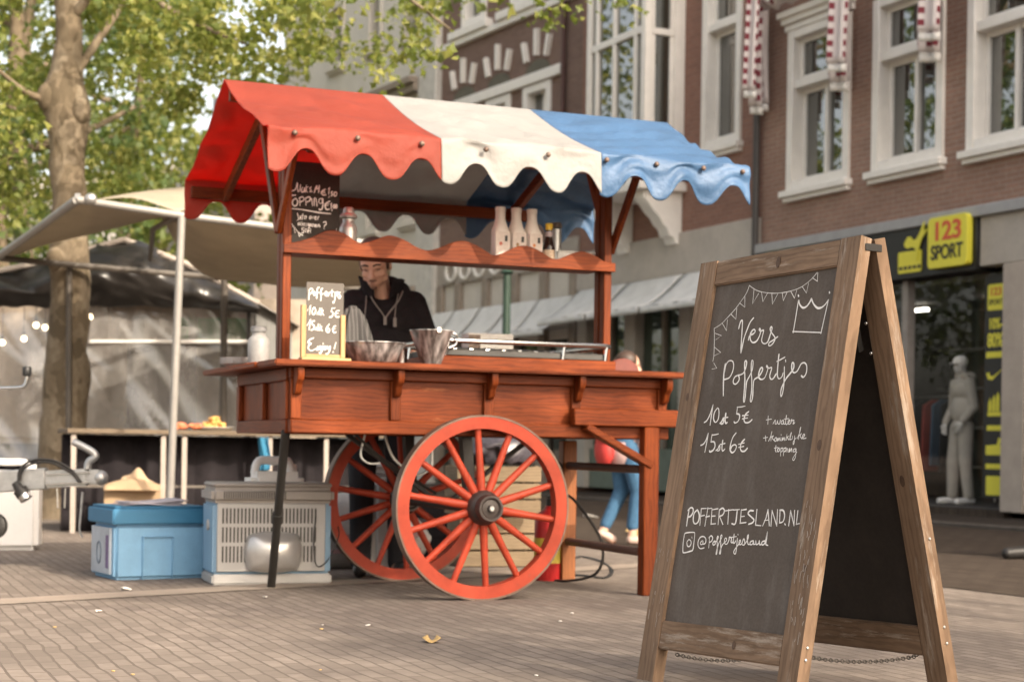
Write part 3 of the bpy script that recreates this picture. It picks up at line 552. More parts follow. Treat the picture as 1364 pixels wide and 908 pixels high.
gg = MB()
for a, b in ((4.93, 6.29), (6.63, 7.94), (8.28, 9.54)): gg.bx(bl(a), bl(b), -.15, -.12, .752, 3.2)
gg.out('shop_pane', glassy('green_shop_pane', (.035, .055, .04), 1.8), B, smooth=False)
SFB = plain('brown_grey_frame', (.18, .15, .12), .6)
for t in (5.6, 7.25, 8.9):
    m = MB(); m.bx(bl(t)-.05, bl(t)+.05, -.119, -.06, .755, 3.2); m.out('shop_mullion', SFB, B)
m = MB(); m.tube([(.02, .09, .3), (.02, .09, TOPZ)], .05); m.out('drainpipe', plain('dark_drainpipe', (.05, .045, .045), .5), B)
# bay window
bay = MB(); t0, t1, N = bl(6.62), bl(8.46), .70
bay.bx(t0-.10, t1+.10, .0, N+.12, 4.60, 4.72); bay.bx(t0-.04, t1+.04, .0, N+.06, 4.722, 4.85)
bay.bx(t0, t1, 0, N, 4.852, 5.3)
for (a, b, c, d) in ((t0, t0+.13, N-.13, N), (t1-.13, t1, N-.13, N), (t0, t0+.13, 0, .18), (t1-.13, t1, 0, .1)): bay.bx(a, b, c, d, 5.302, TOPZ-.5)
bay.bx(t0+.132, t1-.132, N-.1, N-.01, 6.95, 7.06); bay.bx(t0+.012, t0+.1, .182, N-.132, 6.92, 7.02); bay.bx(t0+.132, t1-.132, N-.11, N-.005, 8.3, 8.7); bay.bx(t0+.011, t0+.11, .182, N-.132, 8.3, 8.7)
for tt in (.30, .95, 1.5): bay.bx(t0+tt, t0+tt+.08, N-.1, N-.012, 5.302, 8.3)
bay.bx(t0+.03, t0+.09, .182, .25, 5.302, 6.92); bay.bx(t0+.03, t0+.09, N-.2, N-.132, 5.302, 6.92); bay.bx(t0+.02, t0+.09, .182, .25, 7.02, 8.3); bay.bx(t0+.02, t0+.09, N-.19, N-.132, 7.02, 8.3)
bay.bx(t0, t1, 0, N, TOPZ-.498, TOPZ-.2)
bo = bay.out('bay_window', M_white, B, bevel=.01)
m = MB(); m.faces([(t0+.13, N-.06, 5.3), (t1-.13, N-.06, 5.3), (t1-.13, N-.06, 11), (t0+.13, N-.06, 11)], [(0, 1, 2, 3)]); m.faces([(t0+.06, .18, 5.3), (t0+.06, N-.13, 5.3), (t0+.06, N-.13, 11), (t0+.06, .18, 11)], [(0, 1, 2, 3)])
po = m.out('bay_pane', M_pane, None, smooth=False); po.parent = bo
m = MB(); m.bx(t0+.5, t0+.55, .1, .55, 5.31, 8.2); cu = m.out('curtain', plain('violet_grey_curtain', (.10, .085, .095), .9), None); cu.parent = bo
# scrolled consoles under the bay
cp = [(0, 4.6), (.68, 4.6), (.66, 4.47), (.58, 4.40), (.50, 4.30), (.40, 4.22), (.34, 4.12), (.26, 4.06), (.22, 3.95), (.15, 3.93), (.12, 3.84), (.05, 3.82), (0, 3.84)]
for tt in (t0+.02, t1-.34):
    m = MB(); m.prism(cp, lambda a, b, d: Vector((d, a, b)), tt, tt+.3); m.out('console', M_white, B, bevel=.012)
def awning(loc, rz, wd, proj, z0, z1, label, mat, grp):
    th = thing('awning', label, 'awning', loc, rz, grp); m = MB()
    prof = [(0.02, z1), (.12*proj, z1-.10*(z1-z0)), (.35*proj, z1-.38*(z1-z0)), (.7*proj, z1-.72*(z1-z0)), (proj, z1-.86*(z1-z0))]
    pr = [(p.x, p.y) for p in spline([(a, b, 0) for a, b in prof], 4)]
    m.sheet(10, len(pr)-1, lambda u, v: Vector(((u-.5)*wd, pr[round(v*(len(pr)-1))][0], pr[round(v*(len(pr)-1))][1]+.012*math.sin(u*19)*v)))
    m.out('canopy', mat, th, solid=.004)
    q = MB(); q.sheet(24, 2, lambda u, v: Vector(((u-.5)*wd, proj+.008*math.sin(u*40), z1-.865*(z1-z0)-v*.14*(z1-z0)))); q.out('valance', mat, th, solid=.004)
    for sx in (-1, 1):
        q = MB(); q.beam((sx*(wd/2-.03), 0, z1-.75*(z1-z0)), (sx*(wd/2-.03), proj-.01, z1-.88*(z1-z0)), .025, .025); q.out('arm', M_alu, th)
    return th
M_awn = cloth('pale_grey_awning', (.72, .72, .71), .2, .8)
lab = ['pale grey awning nearest the chalkboard on the brick house', 'pale grey middle awning of the brick house behind the cart post', 'pale grey awning furthest left on the brick house']
for k, (a, b) in enumerate(((4.7, 6.38), (6.45, 8.05), (8.12, 9.72))):
    awning(fw((a+b)/2, .06, 0), FRZ, b-a, .8, 2.74, 3.36, lab[k], M_awn, 'awnings over the shops')

# C: dark brick house with white arches;  D: pale stone house further left
MC = Matrix.Translation(P2) @ Matrix.Rotation(CRZ, 4, 'Z')
Cb = thing('brick_house', 'dark brown brick house with white stone arches and bands', 'building', P2, CRZ)
hC = [(1.0, 1.9, 5.3, 7.1), (2.4, 3.25, 5.3, 7.1), (3.75, 4.55, 5.3, 7.1), (1.6, 2.4, 8.62, 10.6), (3.35, 4.25, 8.62, 10.6)]
m = MB(); wall(m, 0, 5.10, 4.3, TOPZ+1, hC); shell(m, 0, 5.10, 0, TOPZ+1); m.out('wall', M_brC, Cb, smooth=False)
for h in hC: window(Cb, *h, ztr=None, mull=True, sill=False, bord=.13)
m = MB(); m.bx(0.1, 5.1, -.05, .10, 8.33, 8.45); m.bx(1.3, 2.75, -.05, .16, 8.452, 8.6); m.bx(3.1, 4.6, -.05, .16, 8.452, 8.6); m.bx(0.6, 5.0, -.05, .09, 7.12, 7.3)
m.bx(0.6, 5, -.05, .08, 5.12, 5.28); m.out('stone_band', M_white, Cb, bevel=.01)
for c in (1.45, 2.83, 4.15):
    m = MB(); m.prism([(c+.42*math.cos(R(a)), 7.31+.22*math.sin(R(a))) for a in range(0, 181, 15)], lambda a, b, d: Vector((a, d, b)), 0, .02); m.out('arch_panel', plain('olive_arch_panel', (.12, .11, .085), .8), Cb, smooth=False)
    for a in (48, 90, 132):
        m = MB(); ca, sa = math.cos(R(a)), math.sin(R(a)); m.beam((c+.5*ca, .04, 7.33+.27*sa), (c+.66*ca, .04, 7.40+.66*sa), .085, .09, (0, 1, 0)); m.out('voussoir', M_white, Cb)
m = MB(); m.tube([(.5, .07, 4.3), (.5, .07, TOPZ)], .045); m.out('drainpipe', plain('brown_drainpipe', (.09, .04, .035), .5), Cb)
PB = plain('taupe_pilaster', (.27, .225, .185), .8)
m = MB(); m.bx(0, 5.1, -.2, .05, 3.82, 4.298); m.out('frieze', plain('taupe_frieze', (.36, .32, .28), .8), Cb, bevel=.01)
m = MB(); m.bx(0, 5.1, -.2, -.02, 2.6, 3.818); m.out('upper_panel', M_cream, Cb)
m = MB()
for t in (.02, 1.0, 2.0, 3.06, 4.12, 4.86): m.bx(t, t+.22, -.2, .07, .1, 3.818)
m.out('pilaster', PB, Cb, bevel=.01)
m = MB(); m.bx(0, 5.1, -.2, -.05, .1, 2.598); m.out('shop_pane', glassy('dark_shop_pane', (.03, .035, .03), 1.7), Cb, smooth=False)
for k, t in enumerate((2.75, 3.35, 3.9, 4.45)):
    m = MB(); m.tube([(t+.19*math.cos(R(a)), .075, 4.06+.17*math.sin(R(a))) for a in range(0, 360, 20)], .035, 6, closed=True); m.out('round_letter', M_white, Cb)
for k, (a, b, lb) in enumerate(((.05, 1.15, 'narrow pale awning beside the right cart post'), (1.2, 2.15, 'pale awning right of the green lamp post'), (2.22, 3.2, 'pale awning left of the green lamp post'), (3.28, 4.24, 'pale awning above the steel funnel'), (4.3, 5.1, 'pale awning furthest along the brown brick house'))):
    awning(MC @ Vector(((a+b)/2, .07, 0)), CRZ, b-a, .6, 2.62, 3.3, lb, M_awn, 'awnings over the shops')
D_ = thing('stone_house', 'pale grey stone house seen between the leaves', 'building', MC @ Vector((5.11, 0, 0)), CRZ)
hD = [(2.7, 3.35, 9.0, 10.4), (.93, 1.62, 8.85, 10.3), (4.6, 5.3, 9.0, 10.4), (2.7, 3.35, 5.2, 7.0), (.93, 1.62, 5.2, 7.0), (4.6, 5.3, 5.2, 7.0)]
m = MB(); wall(m, 0, 8, 3.9, TOPZ+1.5, hD); shell(m, 0, 8, 0, TOPZ+1.5); m.out('wall', M_stone, D_, smooth=False)
for h in hD: window(D_, *h, ztr=None, sill=True, bord=.1, mat=M_cream)
m = MB(); m.bx(-.02, .75, -.1, .14, 0, TOPZ+1.5); m.out('corner_pilaster', plain('pale_pilaster', (.55, .53, .50), .8), D_, bevel=.02)
m = MB(); m.bx(.752, 8, -.05, .22, 7.75, 7.9); m.bx(.752, 8, -.05, .32, 7.902, 8.03); m.out('cornice', PB, D_, bevel=.01)
m = MB(); m.bx(.752, 8, -.05, .2, 3.7, 3.9); m.out('cornice', PB, D_, bevel=.01)
m = MB(); m.bx(.75, 8, -.2, -.02, .1, 3.698); m.out('shop_front', plain('pale_grey_shopfront', (.42, .42, .41), .7), D_)
m = MB()
for k in range(4): m.bx(1.0+k*1.8, 2.3+k*1.8, -.018, -.012, .8, 2.7)
m.out('shop_pane', glassy('pale_shop_pane', (.08, .09, .085), 1.7), D_, smooth=False)
for k in range(3):
    awning(MC @ Vector((5.11+1.65+k*2.0, .0, 0)), CRZ, 1.7, .8, 2.7, 3.5, ['grey white awning behind the man in black', 'grey white awning left of the man in black', 'grey white awning behind the small chalk menu'][k], M_awn, 'awnings over the shops')
# E: slate-roofed house far left
P3 = at(335, 590, 50); P3.z = 0; ERZ = math.atan2(2250, -1100)
Eh = thing('slate_roof_house', 'distant house with dark slate roof and white cornice between the branches', 'building', P3, ERZ)
m = MB(); wall(m, 0, 16, 0, 9.3, [(2, 3, 4, 6.5), (5, 6, 4, 6.5), (8, 9, 4, 6.5)]); shell(m, 0, 16, 0, 9.3, 9); m.out('wall', plain('tan_stucco', (.34, .29, .25), .9, var=.1), Eh, smooth=False)
for a in (2, 5, 8): window(Eh, a, a+1, 4, 6.5, ztr=5.6)
m = MB(); m.bx(-.2, 16.2, -.1, .35, 9.302, 9.6); m.bx(-.1, 16.1, -.1, .2, 8.9, 9.298); m.out('cornice', M_white, Eh, bevel=.02)
m = MB(); m.prism([(.35, 9.6), (-4.5, 13.2), (-9.3, 9.6)], lambda a, b, d: Vector((d, a, b)), -.2, 16.2); m.out('roof', plain('dark_slate', (.055, .055, .065), .6, var=.3, nscale=3), Eh, smooth=False)
m = MB(); m.bx(5, 6.8, -3.4, -.6, 9.7, 12.2); dr = m.out('dormer', plain('lilac_grey_dormer', (.30, .28, .30), .8), Eh, bevel=.03)
P4 = at(60, 590, 75); P4.z = 0
Fh = thing('far_house', 'far hazy pale house glimpsed behind the tree crowns', 'building', P4, R(150))
m = MB(); wall(m, -12, 18, 0, 12.5, [(k*3-9, k*3-7.8, z, z+2) for k in range(8) for z in (1.5, 5, 8.5)]); shell(m, -12, 18, 0, 12.5, 9); m.out('wall', M_cream, Fh, smooth=False)
for k in range(8):
    for z in (1.5, 5, 8.5): window(Fh, k*3-9, k*3-7.8, z, z+2, sill=False)

# folded check blinds beside the windows of house A
M_chk = checks('red_white_check', (.66, .60, .59), (.20, .03, .045), .17)
def blind(tl, tr, ztop, zb, label):
    th = thing('folded_blind', label, 'blind', fw((tl+tr)/2, .05, zb), FRZ, 'red and white check blinds beside the windows')
    H_ = ztop-zb; wd = tl-tr
    for k, (x0, x1, dz, dn) in enumerate(((.0, .36, .10, .02), (.30, .70, .0, .26), (.60, 1.0, .17, .50))):
        m = MB(); X0, X1 = wd/2-wd*x1, wd/2-wd*x0
        def f(u, v, X0=X0, X1=X1, dz=dz, dn=dn):
            fold = .045*math.sin(u*math.pi*3)+.03*math.sin(v*2.3+k)
            return Vector((X0+(X1-X0)*u, dn*.9+fold+.05*u, dz+.05*u-.02*math.sin(v*6)+(H_-dz)*v))
        m.sheet(12, 14, f, lambda u, v, k=k: (u*.42+k*.07, v*H_)); m.out('fold', M_chk, th, solid=.006)
        q = MB(); q.sheet(6, 1, lambda u, v, X0=X0, X1=X1, dz=dz, dn=dn: Vector((X0+(X1-X0)*u, dn*.9+.05*u+.01+.045*math.sin(u*math.pi*3), dz-.01-.10*v+.05*u))); q.out('hem', M_white, th, solid=.006)
blind(4.50, 3.95, 7.0, 5.42, 'red and white check blind hanging at the left edge of the brown brick house')
blind(2.78, 1.98, 7.0, 5.40, 'red and white check blind hanging between the first and second window')
blind(1.05, .22, 7.0, 5.42, 'red and white check blind hanging at the right side of the second window')
m = MB(); m.sheet(30, 4, lambda u, v: Vector((3.9-u*1.45-2.6, .45+.1*math.sin(v*3)+.02*math.sin(u*60), v*.22+.03*math.sin(u*25))), lambda u, v: (u*1.4, v*.3))
for k in range(1):
    th = thing('rolled_blind', 'bunched check blind drawn up over the first window', 'blind', fw(3.2+0, .05, 6.78), FRZ)
    q = MB(); q.sheet(40, 5, lambda u, v: Vector((.95-u*1.7, .18+.16*math.sin(v*math.pi)+.02*math.sin(u*70), -.05+v*.24+.03*math.sin(u*31))), lambda u, v: (u*1.7, v*.4)); q.out('bunched_cloth', M_chk, th, solid=.006)
m.bm.free()

# ---------------------------------------------------------------- trees
def crown(clumps, leaf, seed, mat, name, parent, tilt=.5):
    rr = random.Random(seed); vs, fs = [], []
    for c, rad, n in clumps:
        for _ in range(n):
            while True:
                p = Vector((rr.uniform(-1, 1), rr.uniform(-1, 1), rr.uniform(-1, 1)))
                if p.length < 1: break
            p = p*(.55+.45*p.length); q = Vector(c)+Vector((p.x*rad[0], p.y*rad[1], p.z*rad[2]))
            nv = Vector((rr.gauss(0, .8), rr.gauss(0, .8), rr.gauss(.5, .6))).normalized(); s_ = leaf*rr.uniform(.6, 1.25)
            a = nv.orthogonal().normalized(); a.rotate(Matrix.Rotation(rr.uniform(0, 6.28), 3, nv)); b = nv.cross(a); i = len(vs)
            # a lobed leaf: stalk, two side lobes, tip, folded along the middle
            dr = nv*(-.18*s_)
            vs += [q-a*s_*.5, q-a*s_*.05+b*s_*.5+dr, q+a*s_*.12+b*s_*.2, q+a*s_*.55, q+a*s_*.12-b*s_*.2, q-a*s_*.05-b*s_*.5+dr]
            fs += [(i, i+1, i+2, i+3), (i, i+3, i+4, i+5)]
    me = bpy.data.meshes.new(name); me.from_pydata(vs, [], fs); me.materials.append(mat)
    o = bpy.data.objects.new(name, me); COL.objects.link(o); o.parent = parent
    me.transform(Matrix.Translation(-Vector(TM[parent].translation))); return o
def bark_tube(mb, pts, radii, n=14, rough=.06, seed=0):
    P = spline([tuple(p) for p in pts], 6); Rr = [q[0] for q in spline([(r_, 0, 0) for r_ in radii], 6)]
    i0 = len(mb.bm.verts); mb.tube(P, Rr, n)
    mb.bm.verts.ensure_lookup_table()
    for v in list(mb.bm.verts)[i0:]:
        k = mnoise.noise(v.co*3.1+Vector((seed, 0, 0)))+.5*mnoise.noise(v.co*9)
        v.co += Vector((k, mnoise.noise(v.co*4+Vector((9, seed, 0))), 0))*rough*.6
def pxclump(x, y, Y, r_, n, flat=.7): return (at(x, y, Y), (r_, r_*.9, r_*flat), n)
# the plane tree by the stall: its trunk is in full view
tr = thing('plane_tree', 'mottled plane tree with a swollen trunk behind the beige stall canopy', 'tree', at(86, 690, 16.2))
tr.location.z = 0; TM[tr] = Matrix.Translation(tr.location)
prof = [(82, 700, 48), (82, 670, 39), (83, 610, 35), (88, 520, 33), (92, 440, 30), (94, 360, 29), (92, 270, 26), (91, 205, 26), (89, 165, 31), (86, 128, 32), (88, 98, 25), (91, 62, 20), (91, 10, 19), (92, -60, 19), (96, -200, 17), (104, -380, 12), (110, -560, 6)]
m = MB(); bark_tube(m, [at(x, y, 16.2) for x, y, r_ in prof], [.9*r_*16.2/2250 for x, y, r_ in prof], 20, .05)
m.ball(at(66, 130, 16.1), (.12, .1, .15), 3); m.ball(at(107, 148, 16.1), (.09, .1, .13), 3); m.ball(at(75, 345, 16.05), (.1, .1, .12), 2)
m.out('trunk', M_bark, tr, world=1, ang=80)
lim = [[(74, 135), (45, 128), (20, 112), (-40, 60)], [(100, 100), (140, 40), (190, -30), (260, -120)], [(92, 30), (150, -30), (220, 10), (280, 40), (330, 60)], [(95, -120), (200, -160), (380, -120), (520, -20), (600, 40)], [(95, -200), (0, -260), (-150, -200)], [(98, -260), (200, -420), (380, -520)], [(104, -380), (60, -560), (-60, -760)]]
for k, L in enumerate(lim):
    m = MB(); n_ = len(L); dY = (-.6, .8, -1.2, -1.6, .9, .8, -.5)[k]
    bark_tube(m, [at(x, y, 16.2+dY*i/(n_-1)) for i, (x, y) in enumerate(L)], [.05*(1-.8*i/(n_-1)) for i in range(n_)], 9, .01, k); m.out('limb', M_bark, tr, world=1, ang=80)
cl = []
rr = random.Random(3)
# clumps that show: (x, y, spread_x, spread_y, how many)
zones = [(20, 60, 60, 60, 13), (30, 175, 60, 60, 13), (15, 260, 40, 40, 8), (150, 25, 60, 30, 10), (240, 25, 60, 40, 12), (330, 35, 60, 35, 11), (420, 25, 50, 30, 10), (520, 10, 50, 15, 6), (150, 215, 30, 30, 5), (225, 130, 22, 30, 4), (350, 70, 40, 18, 6), (440, 65, 30, 18, 6), (500, 75, 25, 18, 4), (565, 68, 20, 14, 3), (140, 120, 14, 26, 3), (385, 20, 30, 20, 4), (215, 75, 30, 20, 4), (590, 10, 20, 10, 2), (755, 12, 22, 12, 2), (820, 0, 14, 5, 1), (165, 250, 18, 12, 2), (300, 92, 30, 12, 3)]
for x, y, sx, sy, n in zones:
    for _ in range(max(1, round(n*.72))):
        X_, Y_, D_p = x+rr.uniform(-sx, sx), y+rr.uniform(-sy, sy), rr.uniform(13.2, 18)
        if 25 < X_ < 150 and D_p < 16.9 and rr.random() < .9: D_p = rr.uniform(17, 19)
        cl.append(pxclump(X_, Y_, D_p, rr.uniform(.2, .38), rr.randint(44, 80) if X_ < 300 else rr.randint(26, 52)))
crown(cl, .088, 11, M_leafA, 'crown', tr)
up = []
for _ in range(120):
    a = rr.uniform(0, 6.28); d_ = rr.uniform(0, 1)**.5*4.6; up.append((Vector((-4+d_*math.cos(a), 16+d_*math.sin(a), rr.uniform(6.0, 10.5)-d_*.06)), (.6, .6, .42), 42))
crown(up, .16, 12, M_leafA, 'upper_crown', tr)
# more trees of the row on the left; their crowns fill the view and show in the window panes
def tree(name, label, base, h, r0, ncl, rad, leaf, mat, seed, zlo, nl=46, grp='trees lining the square on the left'):
    t = thing(name, label, 'tree', base, 0, grp); q = random.Random(seed); m = MB(); b = Vector(base)
    bark_tube(m, [b+Vector((q.uniform(-.1, .1)*k, q.uniform(-.1, .1)*k, h*k/5)) for k in range(6)], [r0*(1-.16*k) for k in range(6)], 12, .03, seed); m.out('trunk', M_bark, t, world=1, ang=80)
    for k in range(5):
        a = k*1.3+q.uniform(0, 1); z = h*(.45+.1*k); m = MB()
        bark_tube(m, [b+Vector((0, 0, z)), b+Vector((math.cos(a)*rad*.35, math.sin(a)*rad*.35, z+.5)), b+Vector((math.cos(a)*rad*.7, math.sin(a)*rad*.7, z+1.3))], [r0*.4, r0*.25, r0*.08], 8, .01, k); m.out('limb', M_bark, t, world=1, ang=80)
    c = []
    for _ in range(ncl):
        a = q.uniform(0, 6.28); d_ = q.uniform(0, 1)**.5*rad; z = q.uniform(zlo, h+1.5); f = 1-.35*abs((z-(zlo+h)/2)/(h-zlo)*2)
        c.append((b+Vector((math.cos(a)*d_*f, math.sin(a)*d_*f, z)), (.65, .65, .5), nl))
    crown(c, leaf, seed+50, mat, 'crown', t); return t
tree('broad_tree', 'dense dark green tree behind the swollen plane trunk at the far left', (-7.6, 25, 0), 11, .22, 210, 3.6, .16, M_leafB, 21, 2.4)
tree('broad_tree', 'dark green tree further back between plane trunk and slate roof', (-8.2, 36, 0), 12, .22, 170, 3.8, .2, M_leafA, 22, 2.2, 38)
tree('broad_tree', 'tall green tree between the dark tree and the distant one on the left', (-8.8, 30.5, 0), 12.5, .22, 170, 3.6, .18, M_leafA, 27, 2.6, 38)
tree('broad_tree', 'sunlit tree at the left edge nearer than the swollen plane tree', (-9.5, 17, 0), 9, .22, 150, 3.2, .15, M_leafA, 23, 2.6, 40)
tree('broad_tree', 'distant green tree low behind the beige stall canopy', (-9.5, 46, 0), 8, .2, 90, 3, .22, M_leafA, 24, 1.6, 34)
# a tree of the same square near the camera, out of the picture, that dapples the paving
tree('shade_tree', 'plane tree standing to the right of the camera, throwing dappled shade', (9.6, -1.6, 0), 8.2, .2, 105, 2.9, .17, M_leafA, 31, 4.2, 40, None)
tree('shade_tree', 'plane tree standing right behind the camera, throwing dappled shade', (4.6, -7.2, 0), 9.5, .2, 85, 3.0, .17, M_leafA, 32, 6.4, 36, None)

# ---------------------------------------------------------------- the pancake cart
O2 = Vector((-.1312, 8.25, 0)); CTH = R(22.4)
def C2W(u, v, z): return O2 + Vector((u*math.cos(CTH)-v*math.sin(CTH), u*math.sin(CTH)+v*math.cos(CTH), z))
CT = thing('pancake_cart', 'red stained wooden two-wheeled market cart with a red white and blue canopy', 'cart', O2, CTH)
def part(m, name, mat, **k): return m.out(name, mat, CT, **k)
BV = .006
# body
m = MB(); m.bx(-.95, 1.05, .118, .145, .83, 1.11); part(m, 'front_panel', WR['x'])
m = MB(); m.bx(-.953, 1.053, .085, .15, .80, .868); part(m, 'bottom_beam', WR['x'], bevel=BV)
m = MB(); m.bx(-.953, 1.053, .092, .150, 1.06, 1.112); part(m, 'top_rail', WR['x'], bevel=BV)
for u in (-.925, -.43, .055, .53, 1.02):
    m = MB(); m.bx(u-.026, u+.026, .096, .117, .869, 1.059); part(m, 'stile', WR['z'], bevel=.004)
    m = MB(); m.prism([(.09, 1.112), (.015, 1.112), (.012, 1.075), (.02, 1.05), (.045, 1.03), (.055, 1.0), (.07, .985), (.09, .98)], lambda a, b, d: Vector((d, a, b)), u-.017, u+.017); part(m, 'bracket', WR['z'], bevel=.004)
m = MB(); m.bx(-.94, -.915, .151, 1.16, .83, 1.11); part(m, 'end_panel', WR['z'])
m = MB(); m.bx(-.962, -.941, .151, 1.16, .80, .865); m.bx(-.962, -.941, .151, 1.16, 1.05, 1.11); part(m, 'end_rail', WR['y'], bevel=.004)
for v in (.17, .62, 1.13):
    m = MB(); m.bx(-.965, -.9405, v-.03, v+.03, .866, 1.049); part(m, 'end_stile', WR['z'], bevel=.004)
m = MB(); m.bx(1.03, 1.052, .151, 1.16, .80, 1.11); part(m, 'end_panel', WR['z'])
m = MB(); m.bx(-.95, 1.05, 1.14, 1.165, .80, 1.11); part(m, 'back_panel', WR['x'])
m = MB(); m.bx(-.91, 1.03, .151, 1.139, .81, .83); part(m, 'floor_board', WR['x'])
# counter
m = MB(); m.bx(-1.06, 1.10, -.02, .34, 1.114, 1.144); part(m, 'counter_top', WR['x'], bevel=.007, seg=2)
m = MB(); m.bx(-1.07, -.70, .342, 1.52, 1.114, 1.143); part(m, 'side_counter', WR['y'], bevel=.006)
m = MB(); m.bx(-.698, 1.10, 1.0, 1.2, 1.114, 1.142); part(m, 'back_counter', WR['x'], bevel=.006)
m = MB(); m.bx(.86, 1.10, .342, .998, 1.114, 1.142); part(m, 'side_counter', WR['y'], bevel=.006)
# griddle surround
m = MB(); m.bx(-.18, .80, .20, .228, 1.145, 1.20); part(m, 'griddle_board', WR['x'], bevel=.005)
m = MB(); m.bx(-.18, -.155, .229, .98, 1.145, 1.20); m.bx(.775, .80, .229, .98, 1.145, 1.20); m.bx(-.154, .774, .955, .98, 1.145, 1.20); part(m, 'griddle_board', WR['x'], bevel=.005)
m = MB(); m.prism([(.13+.09*math.cos(R(a)), 1.145+.075*math.sin(R(a))) for a in range(0, 181, 15)], lambda a, b, d: Vector((a+.74, d, b)), .25, .28); part(m, 'rounded_end', plain('dark_red_wood', (.14, .03, .02), .5), bevel=.004)
# posts, shelf
PW = .46
for u, nm in ((-.885, 1), (.868, 2)):
    m = MB(); m.bx(u-.022, u+.022, PW-.005, PW+.05, 1.144, 2.33); m.bx(u-.018, u+.018, PW+.075, PW+.13, 1.144, 2.33); m.bx(u-.012, u+.012, PW+.05, PW+.075, 1.144, 2.28); part(m, 'post', WR['z'], bevel=.004)
m = MB(); m.bx(-.862, .845, PW+.002, PW+.2, 1.693, 1.715); part(m, 'shelf', WR['x'], bevel=.003)
wx = [(-.91, 1.735), (-.86, 1.74), (-.78, 1.765), (-.70, 1.805), (-.64, 1.812), (-.58, 1.79), (-.52, 1.757), (-.45, 1.775), (-.39, 1.80), (-.345, 1.804), (-.28, 1.785), (-.22, 1.755), (-.16, 1.742), (-.10, 1.758), (-.02, 1.792), (.04, 1.80), (.10, 1.785), (.17, 1.75), (.205, 1.738), (.26, 1.755), (.33, 1.79), (.39, 1.797), (.45, 1.78), (.52, 1.745), (.56, 1.738), (.61, 1.755), (.67, 1.782), (.72, 1.785), (.78, 1.768), (.84, 1.738), (.90, 1.735)]
ws = spline([(a, b, 0) for a, b in wx], 4)
m = MB(); m.prism([(p[0], p[1]) for p in ws]+[(.90, 1.688), (-.91, 1.688)], lambda a, b, d: Vector((a, d, b)), PW-.032, PW-.007); part(m, 'wavy_fascia', WR['x'], bevel=.003)
# roof frame
RV, RZ, EV0, EV1, EZ = .92, 2.585, .035, 1.86, 2.205
for u in (-.885, .868):
    m = MB(); m.beam((u, EV0, EZ-.06), (u, RV-.02, RZ-.10), .035, .06); part(m, 'rafter', WR['y'], bevel=.004)
    m = MB(); m.beam((u, EV1, EZ-.06), (u, RV+.02, RZ-.10), .035, .06); part(m, 'rafter', WR['y'], bevel=.004)
    s_ = -.035 if u < 0 else .035
    m = MB(); m.beam((u+s_, PW+.04, 1.80), (u+s_, .17, 2.20), .026, .05); part(m, 'brace', WR['z'], bevel=.004)
    m = MB(); m.beam((u+s_, PW+.05, 1.80), (u+s_, .86, 2.40), .026, .05); part(m, 'brace', WR['z'], bevel=.004)
m = MB(); m.bx(-1.08, 1.42, RV-.02, RV+.02, RZ-.08, RZ-.02); part(m, 'ridge_beam', WR['x'])
m = MB(); m.bx(-1.08, 1.42, EV0-.01, EV0+.025, EZ-.075, EZ-.01); part(m, 'eave_beam', WR['x'], bevel=.004)
m = MB(); m.bx(-1.08, 1.0, EV1-.03, EV1+.012, EZ-.075, EZ-.01); part(m, 'eave_beam', WR['x'], bevel=.004)
# canopy: three panels
U0, U1 = -1.11, 1.45; TP = (U1-U0)/9
def canopy_fn(ua, ub, seed, wr):
    def f(a, b):
        u = ua+(ub-ua)*a; ph = ((u-U0)/TP+.36) % 1
        lobe = .5-.5*math.cos(2*math.pi*ph)            # 1 at the lobe's bottom
        lobe = .45*lobe+.55*(3*lobe*lobe-2*lobe**3)
        low = .105+.112*lobe
        flut = (1.0 if seed == 3 else .4)*(.016*math.sin(u*9+seed)+.014*math.sin(u*23+seed*2))
        if b < .12: s = 1-b/.12; v, z = -.012+flut*s-.012*s, EZ+.022-low*s                       # front valance
        elif b < .5:
            s = (b-.12)/.38; v = -.012+(RV+.012)*s; z = EZ+.022+(RZ+.028-EZ-.022)*s-.022*math.sin(math.pi*s)
        elif b < .88:
            s = (.88-b)/.38; v = EV1+.025-(EV1+.025-RV)*s; z = EZ+.022+(RZ+.028-EZ-.022)*s-.022*math.sin(math.pi*s)
        else: s = (b-.88)/.12; v, z = EV1+.025+flut*s, EZ+.022-low*s
        p = Vector((u, v, z)); sl = b if b < .5 else 1-b
        edge = math.exp(-((u-U0)/.12)**2) if u < 0 else math.exp(-((U1-u)/.12)**2)
        if sl > .12: p.z -= edge*.02*math.sin(math.pi*(sl-.12)/.38)
        k = wr*(mnoise.noise(Vector((u*3.2+seed, b*9+u*4, seed)))+.45*mnoise.noise(Vector((u*8+b*14, b*20-u*9, seed+3))))
        if seed != 3: k += .013*(1-2.2*abs(mnoise.noise(Vector((u*1.3+b*5+seed, b*4-u*.8, 7*seed)))))+.006*math.sin((u*1.6+b*5)*8)
        if seed == 3: k += .010*math.sin((u*1.2-b*7.5)*11+2*mnoise.noise(Vector((u*2, b*6, 1))))*(1 if sl > .08 else .6)
        damp = min(1, abs(b-.5)*8)*min(1, min(abs(u-q_) for q_ in (U0+3*TP, U0+6*TP))/.12)
        p.z += k*damp*(1 if sl > .12 else .4); p.y += k*.8*damp*(1 if sl < .14 else 0)
        return p
    return f
seams = [U0, U0+3*TP, U0+6*TP, U1]
